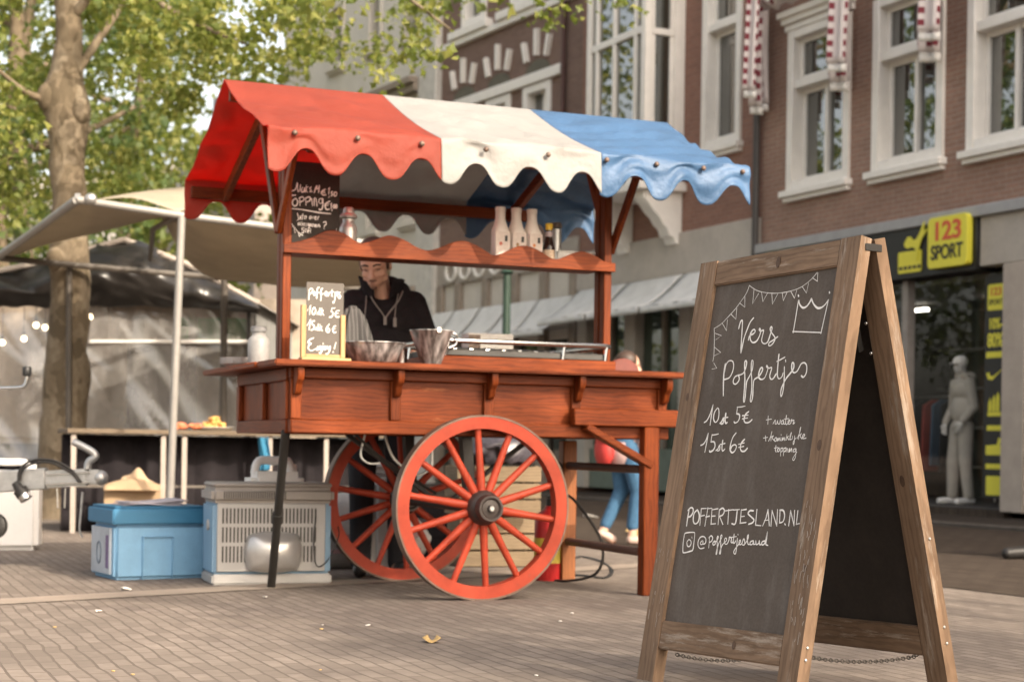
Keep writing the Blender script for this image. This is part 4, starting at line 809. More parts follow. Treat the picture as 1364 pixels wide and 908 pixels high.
for k, (nm, mt, lb, wr) in enumerate((('canopy_panel', M_cr, 'red canopy panel', .016), ('canopy_panel', M_cw, 'white canopy panel', .014), ('canopy_panel', M_cb, 'blue canopy panel with creases', .013))):
    m = MB(); m.sheet(84, 132, canopy_fn(seams[k]+(.001 if k else 0), seams[k+1], (1, 2, 3)[k], wr)); part(m, nm, mt, solid=.003, label=lb, ang=75)
cf = canopy_fn(U0, U1, 1, 0)
for u in (-.985, -.68, -.36, -.03, .30, .62, .90, 1.17, 1.40):
    m = MB(); p = Vector((u, -.03, EZ-.012)); m.ball(p, (.014, .012, .014), 2); part(m, 'snap_button', M_tyre)
# wheels
def wheel(v0, label=None):
    wv = v0+.035; hz = .451; rot = Matrix.Translation((0, wv, hz)) @ Matrix.Rotation(R(90), 4, 'X')
    e = bpy.data.objects.new('wheel', None); COL.objects.link(e); e.parent = CT; e.location = (0, wv, hz)
    def put(mm, name, mat, **k):
        mm.bm.transform(Matrix.Translation((0, -wv, -hz))); o = mm.out(name, mat, CT, **k); o.parent = e; return o
    q = MB(); q.lathe([(.386, -.032), (.444, -.032), (.444, .032), (.386, .032), (.386, -.032)], 96, rot); put(q, 'rim', M_wheel, ang=30)
    q = MB(); q.lathe([(.4445, -.034), (.453, -.034), (.453, .034), (.4445, .034), (.4445, -.034)], 96, rot); put(q, 'tyre', M_tyre, ang=30)
    q = MB(); q.lathe([(.0, .135), (.016, .135), (.018, .122), (.042, .120), (.052, .132), (.062, .132), (.066, .118), (.066, .075), (.078, .062), (.086, .04), (.088, .0), (.084, -.05), (.07, -.07), (.0, -.07)], 40, rot); put(q, 'hub', M_hub)
    q = MB(); q.lathe([(.0, .142), (.011, .142), (.013, .136), (.0135, .1352), (.0, .1351)], 16, rot); put(q, 'axle_nut', M_steeld)
    for k in range(14):
        a = R(94+k*360/14); ca, sa = math.cos(a), math.sin(a); q = MB()
        pts = [(ca*r_, wv-v0*0-.0-.012*(1-r_/.386), hz+sa*r_) for r_ in (.075, .13, .25, .36, .392)]
        q.tube(pts, [.021, .021, .018, .0165, .017], 10); put(q, 'spoke', M_wheel)
wheel(.0); wheel(1.20)
m = MB(); m.tube([(0, .06, .451), (0, 1.28, .451)], .028, 12); part(m, 'axle', M_iron)
for v in (.20, 1.08):
    m = MB(); m.beam((0, v, .47), (-.03, v, .80), .05, .06, (0, 1, 0)); part(m, 'axle_block', M_iron)
m = MB(); m.beam((-.52, .6, .80), (-.02, .6, .46), .035, .02); m.beam((.5, .6, .80), (.04, .6, .46), .035, .02); part(m, 'stay_rod', M_iron)
# legs, handle rail, braces
m = MB(); m.bx(.49, 1.42, .028, .083, .862, .95); part(m, 'handle_rail', WR['x'], bevel=.006)
m = MB(); m.bx(.49, 1.42, 1.168, 1.22, .862, .95); part(m, 'handle_rail', WR['x'], bevel=.006)
m = MB(); m.bx(.888, .972, .03, .10, 0, .861); part(m, 'leg', WR['z'], bevel=.006)
m = MB(); m.bx(.86, .945, .98, 1.05, 0, .79); part(m, 'leg', WO['z'], bevel=.006)
m = MB(); m.beam((.56, .055, .86), (.93, .055, .665), .035, .075, (0, 1, 0)); part(m, 'diagonal_brace', WR['x'], bevel=.005)
for z in (.645, .22):
    m = MB(); m.tube([(.905, .10, z), (.895, .99, z+.005)], .022, 10); part(m, 'stretcher', plain('rusty_brown_bar', (.10, .05, .035), .6))
m = MB(); m.tube([(.62, .9, .80), (.86, 1.0, .64)], .014, 8); part(m, 'leg_stay', M_iron)
m = MB(); m.tube([(-.925, .2, .81), (-.91, .45, .40), (-.87, .78, .12)], [.02, .02, .018], 10)
m.lathe([(.03, 0), (.032, .012), (.02, .02), (0, .02)], 12, Matrix.Translation((-.86, .82, .0))); m.tube([(-.87, .78, .13), (-.86, .82, .01)], .013); 
m.bm.free()
m = MB(); a, b = (-.955, .17, .805), (-.825, .91, 0); m.tube([a, b], .022, 10); m.tube([Vector(a).lerp(Vector(b), .5), Vector(a).lerp(Vector(b), .56)], .027, 10); part(m, 'support_rod', M_iron)
m = MB(); m.tube(spline([(-.6, .2, .80), (-.45, .3, .70), (-.2, .6, .60), (0, .7, .50)], 6), .008, 6); part(m, 'hanging_cable', M_iron)
m = MB(); m.tube([(-.15, .35, .80), (-.15, .35, .62)], .008, 6); m.tube(spline([(-.52, .3, .8), (-.54, .3, .7), (-.5, .3, .66), (-.44, .3, .66)], 5), .006, 6); m.tube(spline([(-.35, .5, .80), (-.30, .5, .68), (-.18, .5, .60), (-.12, .5, .62)], 5), .007, 6); part(m, 'wire_hook', M_steeld)

# ---------------------------------------------------------------- on the cart
def strokes(key): 
    wd, s = STROKES[key]; return wd/1000, [[(float(p.split(',')[0])/1000, float(p.split(',')[1])/1000) for p in q.split(' ')] for q in s.split('|')]
def chalk(keys, name, fn, parent, M=None, mat=None, k=1.0):
    q = MB()
    for key in keys:
        kk = key.split(':'); wd, ss = strokes(kk[0]); ss = ss[int(kk[1]):int(kk[2])] if len(kk) > 1 else ss
        if kk[0] == 'site': ss = [[(.115+(a-.10)*.965, b) for a, b in s_] for s_ in ss]
        for s_ in ss: ribbon(q, s_, wd*k, fn)
    return q.out(name, mat or M_chalk, parent, smooth=False, M=M)
def onc(name, label, cat, u, v, z, group=None, rz=0):
    return thing(name, label, cat, C2W(u, v, z), CTH+rz, group)
# hanging blackboard (leans on the left post, on the shelf)
t = onc('menu_blackboard', 'black menu board with water and topping prices at the left cart post', 'blackboard', -.755, PW-.018, 1.716)
loc = Vector((-.755, PW-.018, 1.716))
m = MB(); m.bx(-.125, .135, .0, .012, 0, .43); m.out('board', M_cblack, t, bevel=.003)
def bfn(a, b): return Vector((a+.755, -.0012, b-1.716))
chalk(['menu_water', 'menu_info'], 'chalk_lettering', bfn, t); chalk(['menu_bunting'], 'chalk_bunting', bfn, t)
t.location = C2W(-.755, PW-.002, 1.716); TM[t] = Matrix.Translation(t.location) @ Matrix.Rotation(CTH, 4, 'Z')
# milk can
M_can = plain('satin_aluminium', (.58, .56, .53), .4, .6, var=.06)
t = onc('milk_can', 'steel milk can with a lid on the shelf by the black menu board', 'can', -.545, PW+.09, 1.716)
m = MB(); m.lathe([(.0, 0), (.042, 0), (.045, .006), (.045, .125), (.042, .135), (.030, .155), (.030, .172), (.033, .175), (0, .176)], 28); m.out('body', M_can, t)
m = MB(); m.lathe([(.0, .178), (.043, .178), (.045, .186), (.040, .196), (.036, .20), (.030, .203), (.028, .222), (.022, .232), (.0, .235)], 28); m.out('lid', M_can, t)
# milk bottles
M_milk = plain('milk_white_plastic', (.72, .64, .58), .35, var=.05)
lbs = ['white plastic bottle with a red dot, leftmost of three on the shelf', 'white plastic bottle with a brown dot, middle of three on the shelf', 'white plastic bottle with an orange dot beside the dark sauce bottle']
for k, (u, c) in enumerate(((.275, (.5, .12, .08)), (.365, (.30, .18, .08)), (.455, (.55, .2, .06)))):
    t = onc('bottle', lbs[k], 'bottle', u, PW+.07, 1.716, 'white bottles on the shelf', .1*k)
    m = MB()
    rings = []
    for (hw, z) in ((.038, 0), (.041, .006), (.041, .165), (.038, .185), (.030, .212), (.0265, .228), (.026, .262), (.0275, .268), (.0275, .286), (.024, .288)):
        ring = []
        rr_ = .35 if z < .19 else 1
        for i in range(24):
            a = i/24*2*math.pi; ca, sa = math.cos(a), math.sin(a); p_ = 5 if z < .18 else 2
            q = (abs(ca)**p_+abs(sa)**p_)**(-1/p_); ring.append(m.bm.verts.new((hw*q*ca, hw*q*sa, z)))
        rings.append(ring)
    for A_, B_ in zip(rings, rings[1:]):
        for i in range(24): m.bm.faces.new((A_[i], A_[(i+1) % 24], B_[(i+1) % 24], B_[i]))
    m.bm.faces.new(rings[0][::-1]); m.bm.faces.new(rings[-1]); m.out('body', M_milk, t)
    q = MB(); q.bx(-.0405, .0405, -.0418, -.0413, .03, .155); q.out('paper_label', plain('label_cream', (.66, .56, .50), .6), t, smooth=False)
    q = MB(); q.prism([(-.012+.009*math.cos(R(a)), .092+.010*math.sin(R(a))) for a in range(0, 360, 30)], lambda a, b, d: Vector((a, d, b)), -.0428, -.0419); q.out('round_mark', plain('fruit_mark', c, .6), t, smooth=False)
    q = MB(); q.prism([(.010, .105), (.026, .105), (.026, .135), (.010, .135)], lambda a, b, d: Vector((a, d, b)), -.0428, -.0419); q.prism([(-.033, .008), (.033, .008), (.033, .016), (-.033, .016)], lambda a, b, d: Vector((a, d, b)), -.0428, -.0419); q.out('dark_mark', M_black, t, smooth=False)
t = onc('sauce_bottle', 'dark sauce bottle with a yellow cap beside the white bottles', 'bottle', .545, PW+.05, 1.716)
m = MB(); m.lathe([(0, 0), (.030, 0), (.032, .008), (.032, .085), (.028, .105), (.019, .135), (.017, .155), (.017, .18), (0, .181)], 24); m.out('body', plain('dark_sauce_glass', (.025, .012, .008), .12), t)
m = MB(); m.lathe([(0, .182), (.018, .182), (.019, .186), (.019, .212), (.016, .216), (0, .216)], 20); m.out('cap', plain('yellow_cap', (.75, .48, .04), .4), t)
m = MB(); m.lathe([(.0323, .02), (.0326, .02), (.0326, .075), (.0323, .075)], 24); m.out('paper_label', plain('sauce_label', (.55, .42, .30), .6, var=.4, nscale=60), t)
m = MB(); m.lathe([(.0175, .146), (.0180, .146), (.0180, .172), (.0175, .172)], 20); m.out('neck_label', plain('neck_label', (.45, .36, .36), .6), t)
t = onc('roll_of_foil', 'grey cylinder standing on the shelf right of the sauce bottle', 'canister', .625, PW+.14, 1.716)
m = MB(); m.lathe([(0, 0), (.03, 0), (.03, .20), (.022, .205), (0, .206)], 20); m.out('body', M_steeld, t)
m = MB(); m.lathe([(0, .208), (.032, .208), (.034, .222), (.026, .236), (0, .24)], 20); m.out('lid', plain('brown_lid', (.10, .07, .05), .6), t)
t = onc('white_tray', 'white plastic tray leaning at the right end of the shelf', 'tray', .735, PW+.10, 1.716)
m = MB(); m.bx(-.115, .105, 0, .012, .0, .085); m.bx(-.115, .105, -.012, -.001, .0, .012); m.bx(-.115, .105, -.006, .0, .075, .085); m.out('tray', plain('white_plastic', (.72, .70, .66), .4), t, bevel=.003)
# chalk menu in its wooden stand on the counter
t = onc('chalk_menu', 'small grey chalk menu with poffertjes prices in a pale wooden stand', 'menu board', -.79, .10, 1.146)
m = MB(); m.bx(-.092, .092, .0, .006, .03, .372); m.out('board', plain('grey_slate_board', (.095, .082, .07), .7, var=.1), t, bevel=.002)
def sfn(a, b): return Vector((a+.79, -.0012, b-1.146))
chalk(['sign'], 'chalk_lettering', sfn, t)
m = MB(); m.bx(-.118, .125, -.03, .04, 0, .014); m.out('foot', WP['x'], t, bevel=.003)
m = MB(); m.bx(-.118, -.094, -.012, .012, .014, .262); m.out('upright', WP['z'], t, bevel=.003)
m = MB(); m.bx(.076, .10, -.012, .012, .014, .22); m.out('upright', WP['z'], t, bevel=.003)
m = MB(); m.bx(-.093, .075, -.010, .012, .014, .03); m.out('ledge', WP['x'], t, bevel=.002)
# bowl, funnel, cloth
def steelmat():
    mm, n, l, p, o = nmat('reflection_streaked_steel'); f = ntex(n, l, coords(n, l, (1, 1, .04)), 26, 3); l.new(ramp(n, l, f, [(.36, (.12, .115, .11)), (.5, (.34, .335, .33)), (.66, (.70, .70, .70))]), p.inputs['Base Color'])  # dark and bright reflection streaks put into the steel's base colour
    p.inputs['Metallic'].default_value = .5; p.inputs['Roughness'].default_value = .22; return mm
M_steel2 = steelmat()
t = onc('mixing_bowl', 'wide steel mixing bowl on the counter under the checked cloth', 'bowl', -.50, .25, 1.146)
m = MB(); m.lathe([(0, 0), (.09, 0), (.115, .012), (.150, .085), (.157, .098), (.163, .100), (.163, .104), (.155, .104), (.146, .088), (.110, .018), (.0, .008)], 40); m.out('bowl', M_steel2, t)
t = onc('batter_funnel', 'tapered steel batter funnel on the counter in front of the man', 'funnel', -.215, .20, 1.146)
m = MB(); m.lathe([(0, 0), (.045, 0), (.05, .01), (.108, .165), (.112, .168), (.112, .173), (.106, .173), (.046, .014), (0, .012)], 40); m.out('funnel_cone', M_steel2, t)
m = MB(); m.tube(spline([(.11, .0, .165), (.135, 0, .15), (.13, 0, .11), (.092, 0, .09)], 5), .006, 8); m.out('handle', M_steel, t)
m = MB(); m.bx(-.012, .012, -.114, -.108, .155, .185); m.out('trigger', M_steel, t, bevel=.003)
M_checkcloth = None
def towelmat():
    mm, n, l, p, o = nmat('checked_towel'); v = coords(n, l, (1, 1, 1)); wv = n.new('ShaderNodeTexWave'); wv.inputs['Scale'].default_value = 14; wv.inputs['Distortion'].default_value = 1.5; l.new(v, wv.inputs[0])
    l.new(ramp(n, l, wv.outputs['Fac'], [(.3, (.05, .047, .045)), (.5, (.018, .017, .018)), (.7, (.085, .08, .077))]), p.inputs['Base Color']); p.inputs['Roughness'].default_value = .95; return mm
t = onc('kitchen_cloth', 'grey striped cloth draped over a canister behind the bowl', 'cloth', -.555, .42, 1.146)
m = MB(); m.sheet(48, 14, lambda u, v: (lambda a, r_, z: Vector((r_*1.05*math.cos(a), r_*.8*math.sin(a), z)))(u*2*math.pi, .018+(.085+.022*math.sin(u*2*math.pi*6+1)+.012*math.sin(u*2*math.pi*11))*(v**.75), .285-.265*v**1.4+.015*math.sin(u*12)*v+.012*mnoise.noise((u*9, v*7, 1))))
m.ball((0, 0, .284), (.024, .02, .012), 2); m.out('cloth', towelmat(), t, solid=.003)
for k, (u, v, h, r_) in enumerate(((-.36, .50, .10, .035),)):
    t = onc('small_jar', 'small steel cup between the bowl and the funnel', 'cup', u+.02, v-.2, 1.146); m = MB(); m.lathe([(0, 0), (.03, 0), (.034, .075), (.036, .078), (.03, .078), (.027, .006), (0, .005)], 20); m.out('cup', M_steel, t)
# griddle with chrome rail
t = onc('griddle', 'black cast poffertjes griddle with a chrome rail inside the cart', 'griddle', .31, .60, 1.201)
m = MB(); m.bx(-.46, .46, -.36, .34, 0, .035); m.out('plate', plain('cast_iron', (.04, .038, .035), .5), t, bevel=.006)
m = MB()
for i in range(10):
    for j in range(6): m.lathe([(.030, .036), (.034, .0365), (.034, .042), (.030, .042)], 12, Matrix.Translation((-.40+i*.089, -.28+j*.11, 0)))
m.out('cups', plain('cup_rims', (.10, .095, .09), .4, .6), t)
m = MB(); m.tube(spline([(-.47, -.37, .076), (.44, -.37, .076), (.475, -.34, .076), (.475, .33, .076), (.44, .36, .076), (-.44, .36, .076), (-.475, .33, .076), (-.475, -.34, .076)], 1, True), .0135, 10, closed=True); m.out('rail', M_steel, t)
for x, y in ((-.44, -.37), (.2, -.37), (.44, -.37), (.475, .1), (-.475, .1)):
    m = MB(); m.tube([(x, y, .0), (x+.01, y, .072)], .008, 8); m.out('rail_post', M_steel, t)
m = MB(); m.bx(-.3, .3, -.2, .2, -.057, -.003); m.out('burner', M_iron, t)
t = onc('white_box', 'white cardboard box standing on the back edge of the cart behind the griddle', 'box', .435, 1.10, 1.143)
m = MB(); m.bx(-.13, .14, -.05, .06, 0, .235); m.out('carton', plain('white_card', (.80, .77, .72), .7), t, bevel=.004)
m = MB(); m.bx(-.129, -.06, -.0515, -.0502, .15, .225); m.out('printed_band', plain('brown_print', (.23, .17, .13), .7, var=.5, nscale=40), t, smooth=False)
# jug and scalloped tray on the left side counter
t = onc('water_jug', 'white and grey water jug with a cap on the left side counter', 'jug', -.90, .95, 1.144)
m = MB(); m.lathe([(0, 0), (.052, 0), (.056, .01), (.056, .135), (.05, .15), (.034, .165), (.034, .182), (0, .183)], 28); m.out('jug', plain('milky_plastic', (.34, .33, .32), .35), t)
m = MB(); m.lathe([(0, .184), (.042, .184), (.043, .205), (.036, .212), (0, .213)], 24); m.out('cap', plain('grey_cap', (.25, .25, .25), .4), t)
t = onc('paper_trays', 'stack of pale fluted paper trays at the far left counter end', 'trays', -.93, 1.25, 1.144)
m = MB()
for k in range(3): m.sheet(40, 3, lambda u, v: Vector(((.05+.05*v)*math.cos(u*6.283)*(1+.05*math.sin(u*90)*v), (.07+.06*v)*math.sin(u*6.283)*(1+.05*math.sin(u*90)*v), .004+.012*k+.03*v)))
m.lathe([(0, .002), (.049, .002), (.049, .004), (0, .004)], 20); m.out('trays', plain('pale_card', (.55, .52, .50), .8), t, solid=.002)

# ---------------------------------------------------------------- the A-board
H0 = Vector((1.011, 4.882, 1.379)); AE = Vector((-.519, .855, -.0365)).normalized(); NH = Vector((-.855, -.519, 0))
BR = Vector((1.011-.02, 4.882+.02, 0))
AB = thing('chalkboard_sign', 'wooden A-shaped pavement chalkboard lettered Vers Poffertjes in the foreground', 'sandwich board', BR)
def leaf(lean, off):
    dn = NH*lean+Vector((0, 0, -1)); dn -= AE*dn.dot(AE); dn.normalize(); up = -dn-AE*.025
    M = Matrix((AE, (-dn).cross(AE), up)).transposed().to_4x4(); M.translation = H0+off-BR; return M
LF, LB = leaf(.199, Vector((0, 0, 0))), leaf(-.216, -NH*.092)
def az(M, x, y): # leaf z at which a stile meets the ground
    p0, p1 = M @ Vector((x, y, 0)), M @ Vector((x, y, -1)); return -(p0.z+BR.z)/(p0.z-p1.z)
M_scr = plain('pale_scratch', (.335, .285, .24), .9)
XL, XR, SW, TH = .772, .015, .085, .042
for M, s_ in ((LF, 1), (LB, -1)):
    y0, y1 = (-TH, 0) if s_ > 0 else (0, TH)
    for xa in (XR, XL-SW):
        zb = max(az(M, xa, y0), az(M, xa+SW, y0), az(M, xa, y1))
        m = MB(); m.bx(xa, xa+SW, y0, y1, zb+.002, 0); es = [e for e in m.bm.edges if e.calc_face_angle(0) > 1]; bmesh.ops.bevel(m.bm, geom=es, offset=.004, segments=2, affect='EDGES'); n0_ = len(m.bm.faces)
        for k in range((46 if xa == XR else 16) if s_ > 0 else 0):           # pale scuffs low on the front stiles
            x, z, L_ = xa+rnd.uniform(.010, SW-.010), rnd.uniform(-1.2, -.8 if xa == XR else -.95), rnd.uniform(.008, .035)
            ribbon(m, [(x, z), (x+rnd.uniform(-.002, .002), z+L_*.5), (x+rnd.uniform(-.003, .003), z+L_)], rnd.uniform(.0012, .0032), lambda a, b: Vector((a, .0012, b)))
        m.bm.faces.ensure_lookup_table()
        for f_ in list(m.bm.faces)[n0_:]: f_.material_index = 1
        m.out('stile', [WB['z'], M_scr], AB, M=M)
    m = MB(); m.bx(XR+SW, XL-SW, y0+.002, y1-.002, -.083, -.001); m.out('top_rail', WB['x'], AB, bevel=.004, seg=2, M=M)
    m = MB(); m.bx(XR+SW, XL-SW, y0+.002, y1-.002, -1.262, -1.172); m.out('bottom_rail', WB['x'], AB, bevel=.004, seg=2, M=M)
    ym = -.020 if s_ > 0 else .014
    m = MB(); m.bx(XR+SW-.006, XL-SW+.006, ym, ym+.007, -1.176, -.079); pn = m.out('chalkboard_panel', M_cboard if s_ > 0 else M_cblack, AB, M=M, smooth=False)
    if s_ > 0:
        def lfn(a, b): return Vector((a+.025*b, -.0118, b))
        for key, nm in ((['vers', 'poffertjes'], 'chalk_title'), (['price'], 'chalk_prices'), (['extras:0:7'], 'chalk_extras'), (['extras:7:99'], 'chalk_extras'), (['site', 'handle'], 'chalk_address'), (['bunting_string', 'bunting_flags', 'bunting_side'], 'chalk_bunting'), (['crown'], 'chalk_crown')):
            o = chalk(key, nm, lfn, None, k=1.14); o.parent = pn
        for z in (-1.20, -1.235): 
            q = MB(); q.ball((XR-.001, -.02, z), (.003, .005, .005), 2); q.out('screw', M_steeld, AB, M=M)
    else:
        for z in (-1.17, -1.22, -.9):
            q = MB(); q.ball((XR-.001, .02, z), (.003, .005, .005), 2); q.out('screw', M_steeld, AB, M=M)
M_knot = plain('wood_knot_brown', (.085, .048, .028), .7, var=.3, nscale=60)
for x, z, r_, Mx in ((XR+.05, -.62, .011, LF), (XR+.035, -.98, .008, LF), (XL-.04, -.45, .009, LF), (XR+.36, -.04, .012, LF), (XR+.30, -1.22, .009, LF), (XR+.05, -.72, .012, LB)):
    q = MB(); yk = .0008 if Mx is LF else .0428; q.prism([(x+r_*.8*math.cos(R(a)), z+r_*1.5*math.sin(R(a))) for a in range(0, 360, 24)], lambda a, b, d: Vector((a, d, b)), yk-.0006, yk); q.out('wood_knot', M_knot, AB, smooth=False, M=Mx)
hin = MB(); fa, fb = LF @ Vector((XR-.002, -.02, -.03)), LB @ Vector((XR-.002, .02, -.03))
hin.beam(fa, fb, .004, .022, (0, 0, 1)); hin.out('hinge', M_iron, AB, bevel=.002)
st = MB(); st.beam(LF @ Vector((XR+SW+.004, -TH-.003, -.10)), LB @ Vector((XR+SW+.03, TH+.01, -.32)), .02, .004, AE); st.out('stay', M_iron, AB)
for z, y in ((-.10, -.03), (-.24, -.02), (-.33, 0)):
    q = MB(); q.ball((XR+SW+.002, .046, z), .006, 2); q.out('bolt', M_steel, AB, M=LB)
def chain(p0, p1, sag, n):
    q = MB(); pts = [p0.lerp(p1, k/n)-Vector((0, 0, sag*4*(k/n)*(1-k/n))) for k in range(n+1)]
    for k in range(n):
        a, b = pts[k], pts[k+1]; t_ = (b-a).normalized(); x = t_.orthogonal().normalized(); x.rotate(Matrix.Rotation(R(90*(k % 2)+30), 3, t_)); c = (a+b)/2; L = (b-a).length*.68
        q.tube([c+t_*L*math.cos(R(d_))+x*.0052*math.sin(R(d_)) for d_ in range(0, 360, 36)], .0016, 5, closed=True)
    q.out('chain', M_chain, AB)
chain(LF @ Vector((.60, -.03, -1.264)), LB @ Vector((.64, .03, -1.264)), .035, 46)
chain(LF @ Vector((.07, -.045, -1.22)), LB @ Vector((.12, .02, -1.266)), .02, 44)

# ---------------------------------------------------------------- stalls on the left
ST = thing('market_stall', 'grey tube market stall frame with sagging beige canvas roof left of the cart', 'market stall', (-2.61, 13.2, 0))
def wt(m, name, mat, **k): return m.out(name, mat, ST, world=1, **k)
A_, B_, C_ = at(103, 266, 13), at(242, 287, 13.2), at(372, 303, 13.5)
m = MB(); m.tube([A_, B_, C_, at(520, 330, 13.9)], .03, 10); wt(m, 'front_tube', M_alu)
m = MB(); m.tube([B_, at(225, 700, 13.2)*1.0, Vector((at(224, 722, 13.2).x, 13.2, 0))], .031, 10); wt(m, 'post', M_alu)
m = MB(); m.tube([A_, at(40, 312, 14.6), at(-40, 368, 16.6)], .035, 10); wt(m, 'side_tube', M_alu)
bk = [at(-40, 340, 15.6), at(120, 355, 16.0), at(235, 365, 16.3), at(365, 375, 16.8), at(520, 388, 17.2)]
DT = plain('dark_tube', (.10, .085, .07), .6)
m = MB(); m.tube(bk, .03, 8); wt(m, 'back_tube', DT)
m = MB(); m.tube([at(92, 357, 16), Vector((at(92, 640, 16).x, 16, .0))], .03, 8); wt(m, 'post', DT)
m = MB(); m.tube([at(299, 372, 16.5), Vector((at(296, 640, 16.5).x, 16.5, 0))], .035, 8); wt(m, 'post', DT)
m = MB(); m.tube([at(237, 288, 13.3), at(204, 305, 14.8), at(200, 345, 16.2)], .025, 8); wt(m, 'strut', DT)
def quadsheet(rows, name, mat, nz=.03, nu=24):
    m = MB(); S = [spline([tuple(p) for p in r_], 8) for r_ in rows]; K = len(S[0])-1; n_ = len(rows)
    cols = [spline([tuple(s_[i]) for s_ in S], 8) for i in range(K+1)]; Kv = len(cols[0])-1
    def f(u, v):
        p = Vector(cols[round(u*K)][round(v*Kv)]); return p+Vector((0, 0, nz*mnoise.noise(p*1.4)))
    m.sheet(K, Kv, f); return wt(m, name, mat, solid=.004, ang=80)
quadsheet([[A_, at(170, 276, 13.1), at(238, 286, 13.2)], [at(60, 300, 14.4), at(140, 297, 14.3), at(222, 290, 14.2)], [at(-40, 362, 16.6), at(70, 322, 16.0), at(140, 317, 15.5), ][0:1]+[at(70, 322, 15.8), at(214, 291, 15)]], 'canvas_roof', M_beige)
quadsheet([[at(236, 286, 13.2), at(310, 294, 13.4), at(520, 330, 13.9)], [at(222, 290, 14.2), at(290, 335, 14.8), at(520, 360, 15)], [at(214, 291, 15), at(290, 368, 16.2), at(520, 386, 17)]], 'canvas_roof', M_beige, .05)
quadsheet([[at(125, 267, 13.1), at(180, 264, 13.2), at(236, 282, 13.2)], [at(140, 264, 14), at(200, 257, 14), at(330, 258, 14.2)], [at(150, 263, 15), at(240, 250, 15), at(420, 240, 15.3)]], 'canvas_top', M_beige, .01)
m = MB(); m.ball(at(121, 265, 13), (.05, .05, .045), 2); m.beam(at(104, 265, 13), at(104, 258, 13), .04, .04); wt(m, 'tube_clamp', M_steeld)

# food table
TB = thing('food_table', 'long plank table on pale legs with a black skirt behind the coolers', 'table', (-2.6, 13.9, 0))
tl, tr_ = Vector((-3.58, 13.6, .83)), Vector((-.9, 14.7, .83))
dv = (tr_-tl).normalized(); pv = Vector((-dv.y, dv.x, 0))
m = MB(); m.bx(0, (tr_-tl).length, .0, .62, -.02, .018, Matrix.Translation(tl) @ Matrix.Rotation(math.atan2(dv.y, dv.x), 4, 'Z')); m.out('plank_top', wood('weathered_plank', (.19, .145, .10), (.10, .075, .05), 'x', rough=.8), TB, world=1, bevel=.004)
for k, f in enumerate((.02, .27, .33, .58, .75, .97)):
    p = tl.lerp(tr_, f)+pv*.05; m = MB(); m.beam(p-Vector((0, 0, .02)), Vector((p.x, p.y, 0)), .035, .035); m.out('leg', PIER, TB, world=1)
m = MB(); m.sheet(60, 6, lambda u, v: tl.lerp(tr_, u)+pv*(.35+.03*math.sin(u*70))+Vector((0, 0, -.03-.8*v))); m.out('skirt', M_blackcloth, TB, world=1, solid=.004)
m = MB(); m.beam(tl.lerp(tr_, .0)+pv*.1-Vector((0, 0, .45)), tr_+pv*.1-Vector((0, 0, .45)), .02, .02); m.out('cross_bar', DT, TB, world=1)
t = thing('food_platter', 'heap of pale orange snacks on a white paper plate on the plank table', 'food', tl.lerp(tr_, .425)+pv*.2+Vector((0, 0, .018)))
m = MB(); m.lathe([(0, 0), (.13, 0), (.17, .03), (.165, .032), (.12, .008), (0, .006)], 24); m.out('paper_plate', M_white, t)
m = MB()
for k in range(46): 
    a = rnd.uniform(0, 6.28); r_ = rnd.uniform(0, .12); m.ball((r_*math.cos(a), r_*math.sin(a), .02+(.12-r_)*rnd.uniform(.1, .95)), (rnd.uniform(.02, .04), .022, .016), 1, Matrix.Rotation(rnd.uniform(0, 3), 4, (rnd.random(), 1, rnd.random())))
m.out('snacks', plain('fried_orange_snack', (.62, .34, .10), .8, var=.3, nscale=30), t)
t = thing('sausage_heap', 'small heap of red orange sausages left of the snack platter', 'food', tl.lerp(tr_, .345)+pv*.2+Vector((0, 0, .018)))
m = MB()
for k in range(12): m.ball((rnd.uniform(-.11, .11), rnd.uniform(-.05, .05), .02+rnd.uniform(0, .03)), (.05, .02, .02), 2, Matrix.Rotation(rnd.uniform(0, 3), 4, 'Z'))
m.out('sausages', plain('red_sausage', (.55, .16, .07), .4), t)
t = thing('blue_cloth', 'bright blue cloth hanging from the plank table beside the generator', 'cloth', tl.lerp(tr_, .56)+pv*.02+Vector((0, 0, -.49)))
m = MB(); m.sheet(12, 12, lambda u, v: Vector((-.045+.09*u+.01*math.sin(v*5), .012*math.sin(u*9+v*2), .18+.28*v))); m.out('cloth', plain('bright_blue_cloth', (.02, .14, .24), .8), t, solid=.004)

# second tent: black tarpaulin, clear plastic walls, bulbs
T2 = thing('plastic_sided_tent', 'market tent with a black tarpaulin roof and clear plastic sides behind the plane tree', 'market tent', (-4.0, 17.6, 0))
def w2(m, name, mat, **k): return m.out(name, mat, T2, world=1, **k)
YT = 17.2
def tarp(rows, name, amp, seed):
    m = MB(); S = [spline([tuple(p) for p in r_], 14) for r_ in rows]; K = len(S[0])-1; cols = [spline([tuple(s_[i]) for s_ in S], 14) for i in range(K+1)]; Kv = len(cols[0])-1
    def f(u, v):
        p = Vector(cols[round(u*K)][round(v*Kv)]); q = p*2.2+Vector((seed, 0, 0)); k = 1-abs(mnoise.noise(Vector((q.x*1.6+q.z*1.2, q.y, q.z*2.2)))*2)+.5*mnoise.noise(q*3)
        return p+Vector((.02*k, -amp*k, .4*amp*k))
    m.sheet(K, Kv, f); return w2(m, name, M_tarp, solid=.004, ang=80)
tarp([[at(-60, 376, YT), at(60, 352, YT), at(165, 320, YT), at(240, 352, YT), at(345, 408, YT)], [at(-60, 392, YT-.2), at(60, 380, YT-.25), at(165, 362, YT-.3), at(240, 385, YT-.25), at(345, 414, YT-.2)], [at(-60, 414, YT-.1), at(60, 409, YT-.1), at(165, 411, YT-.1), at(240, 411, YT-.1), at(345, 420, YT-.1)]], 'black_tarp', .06, 3)
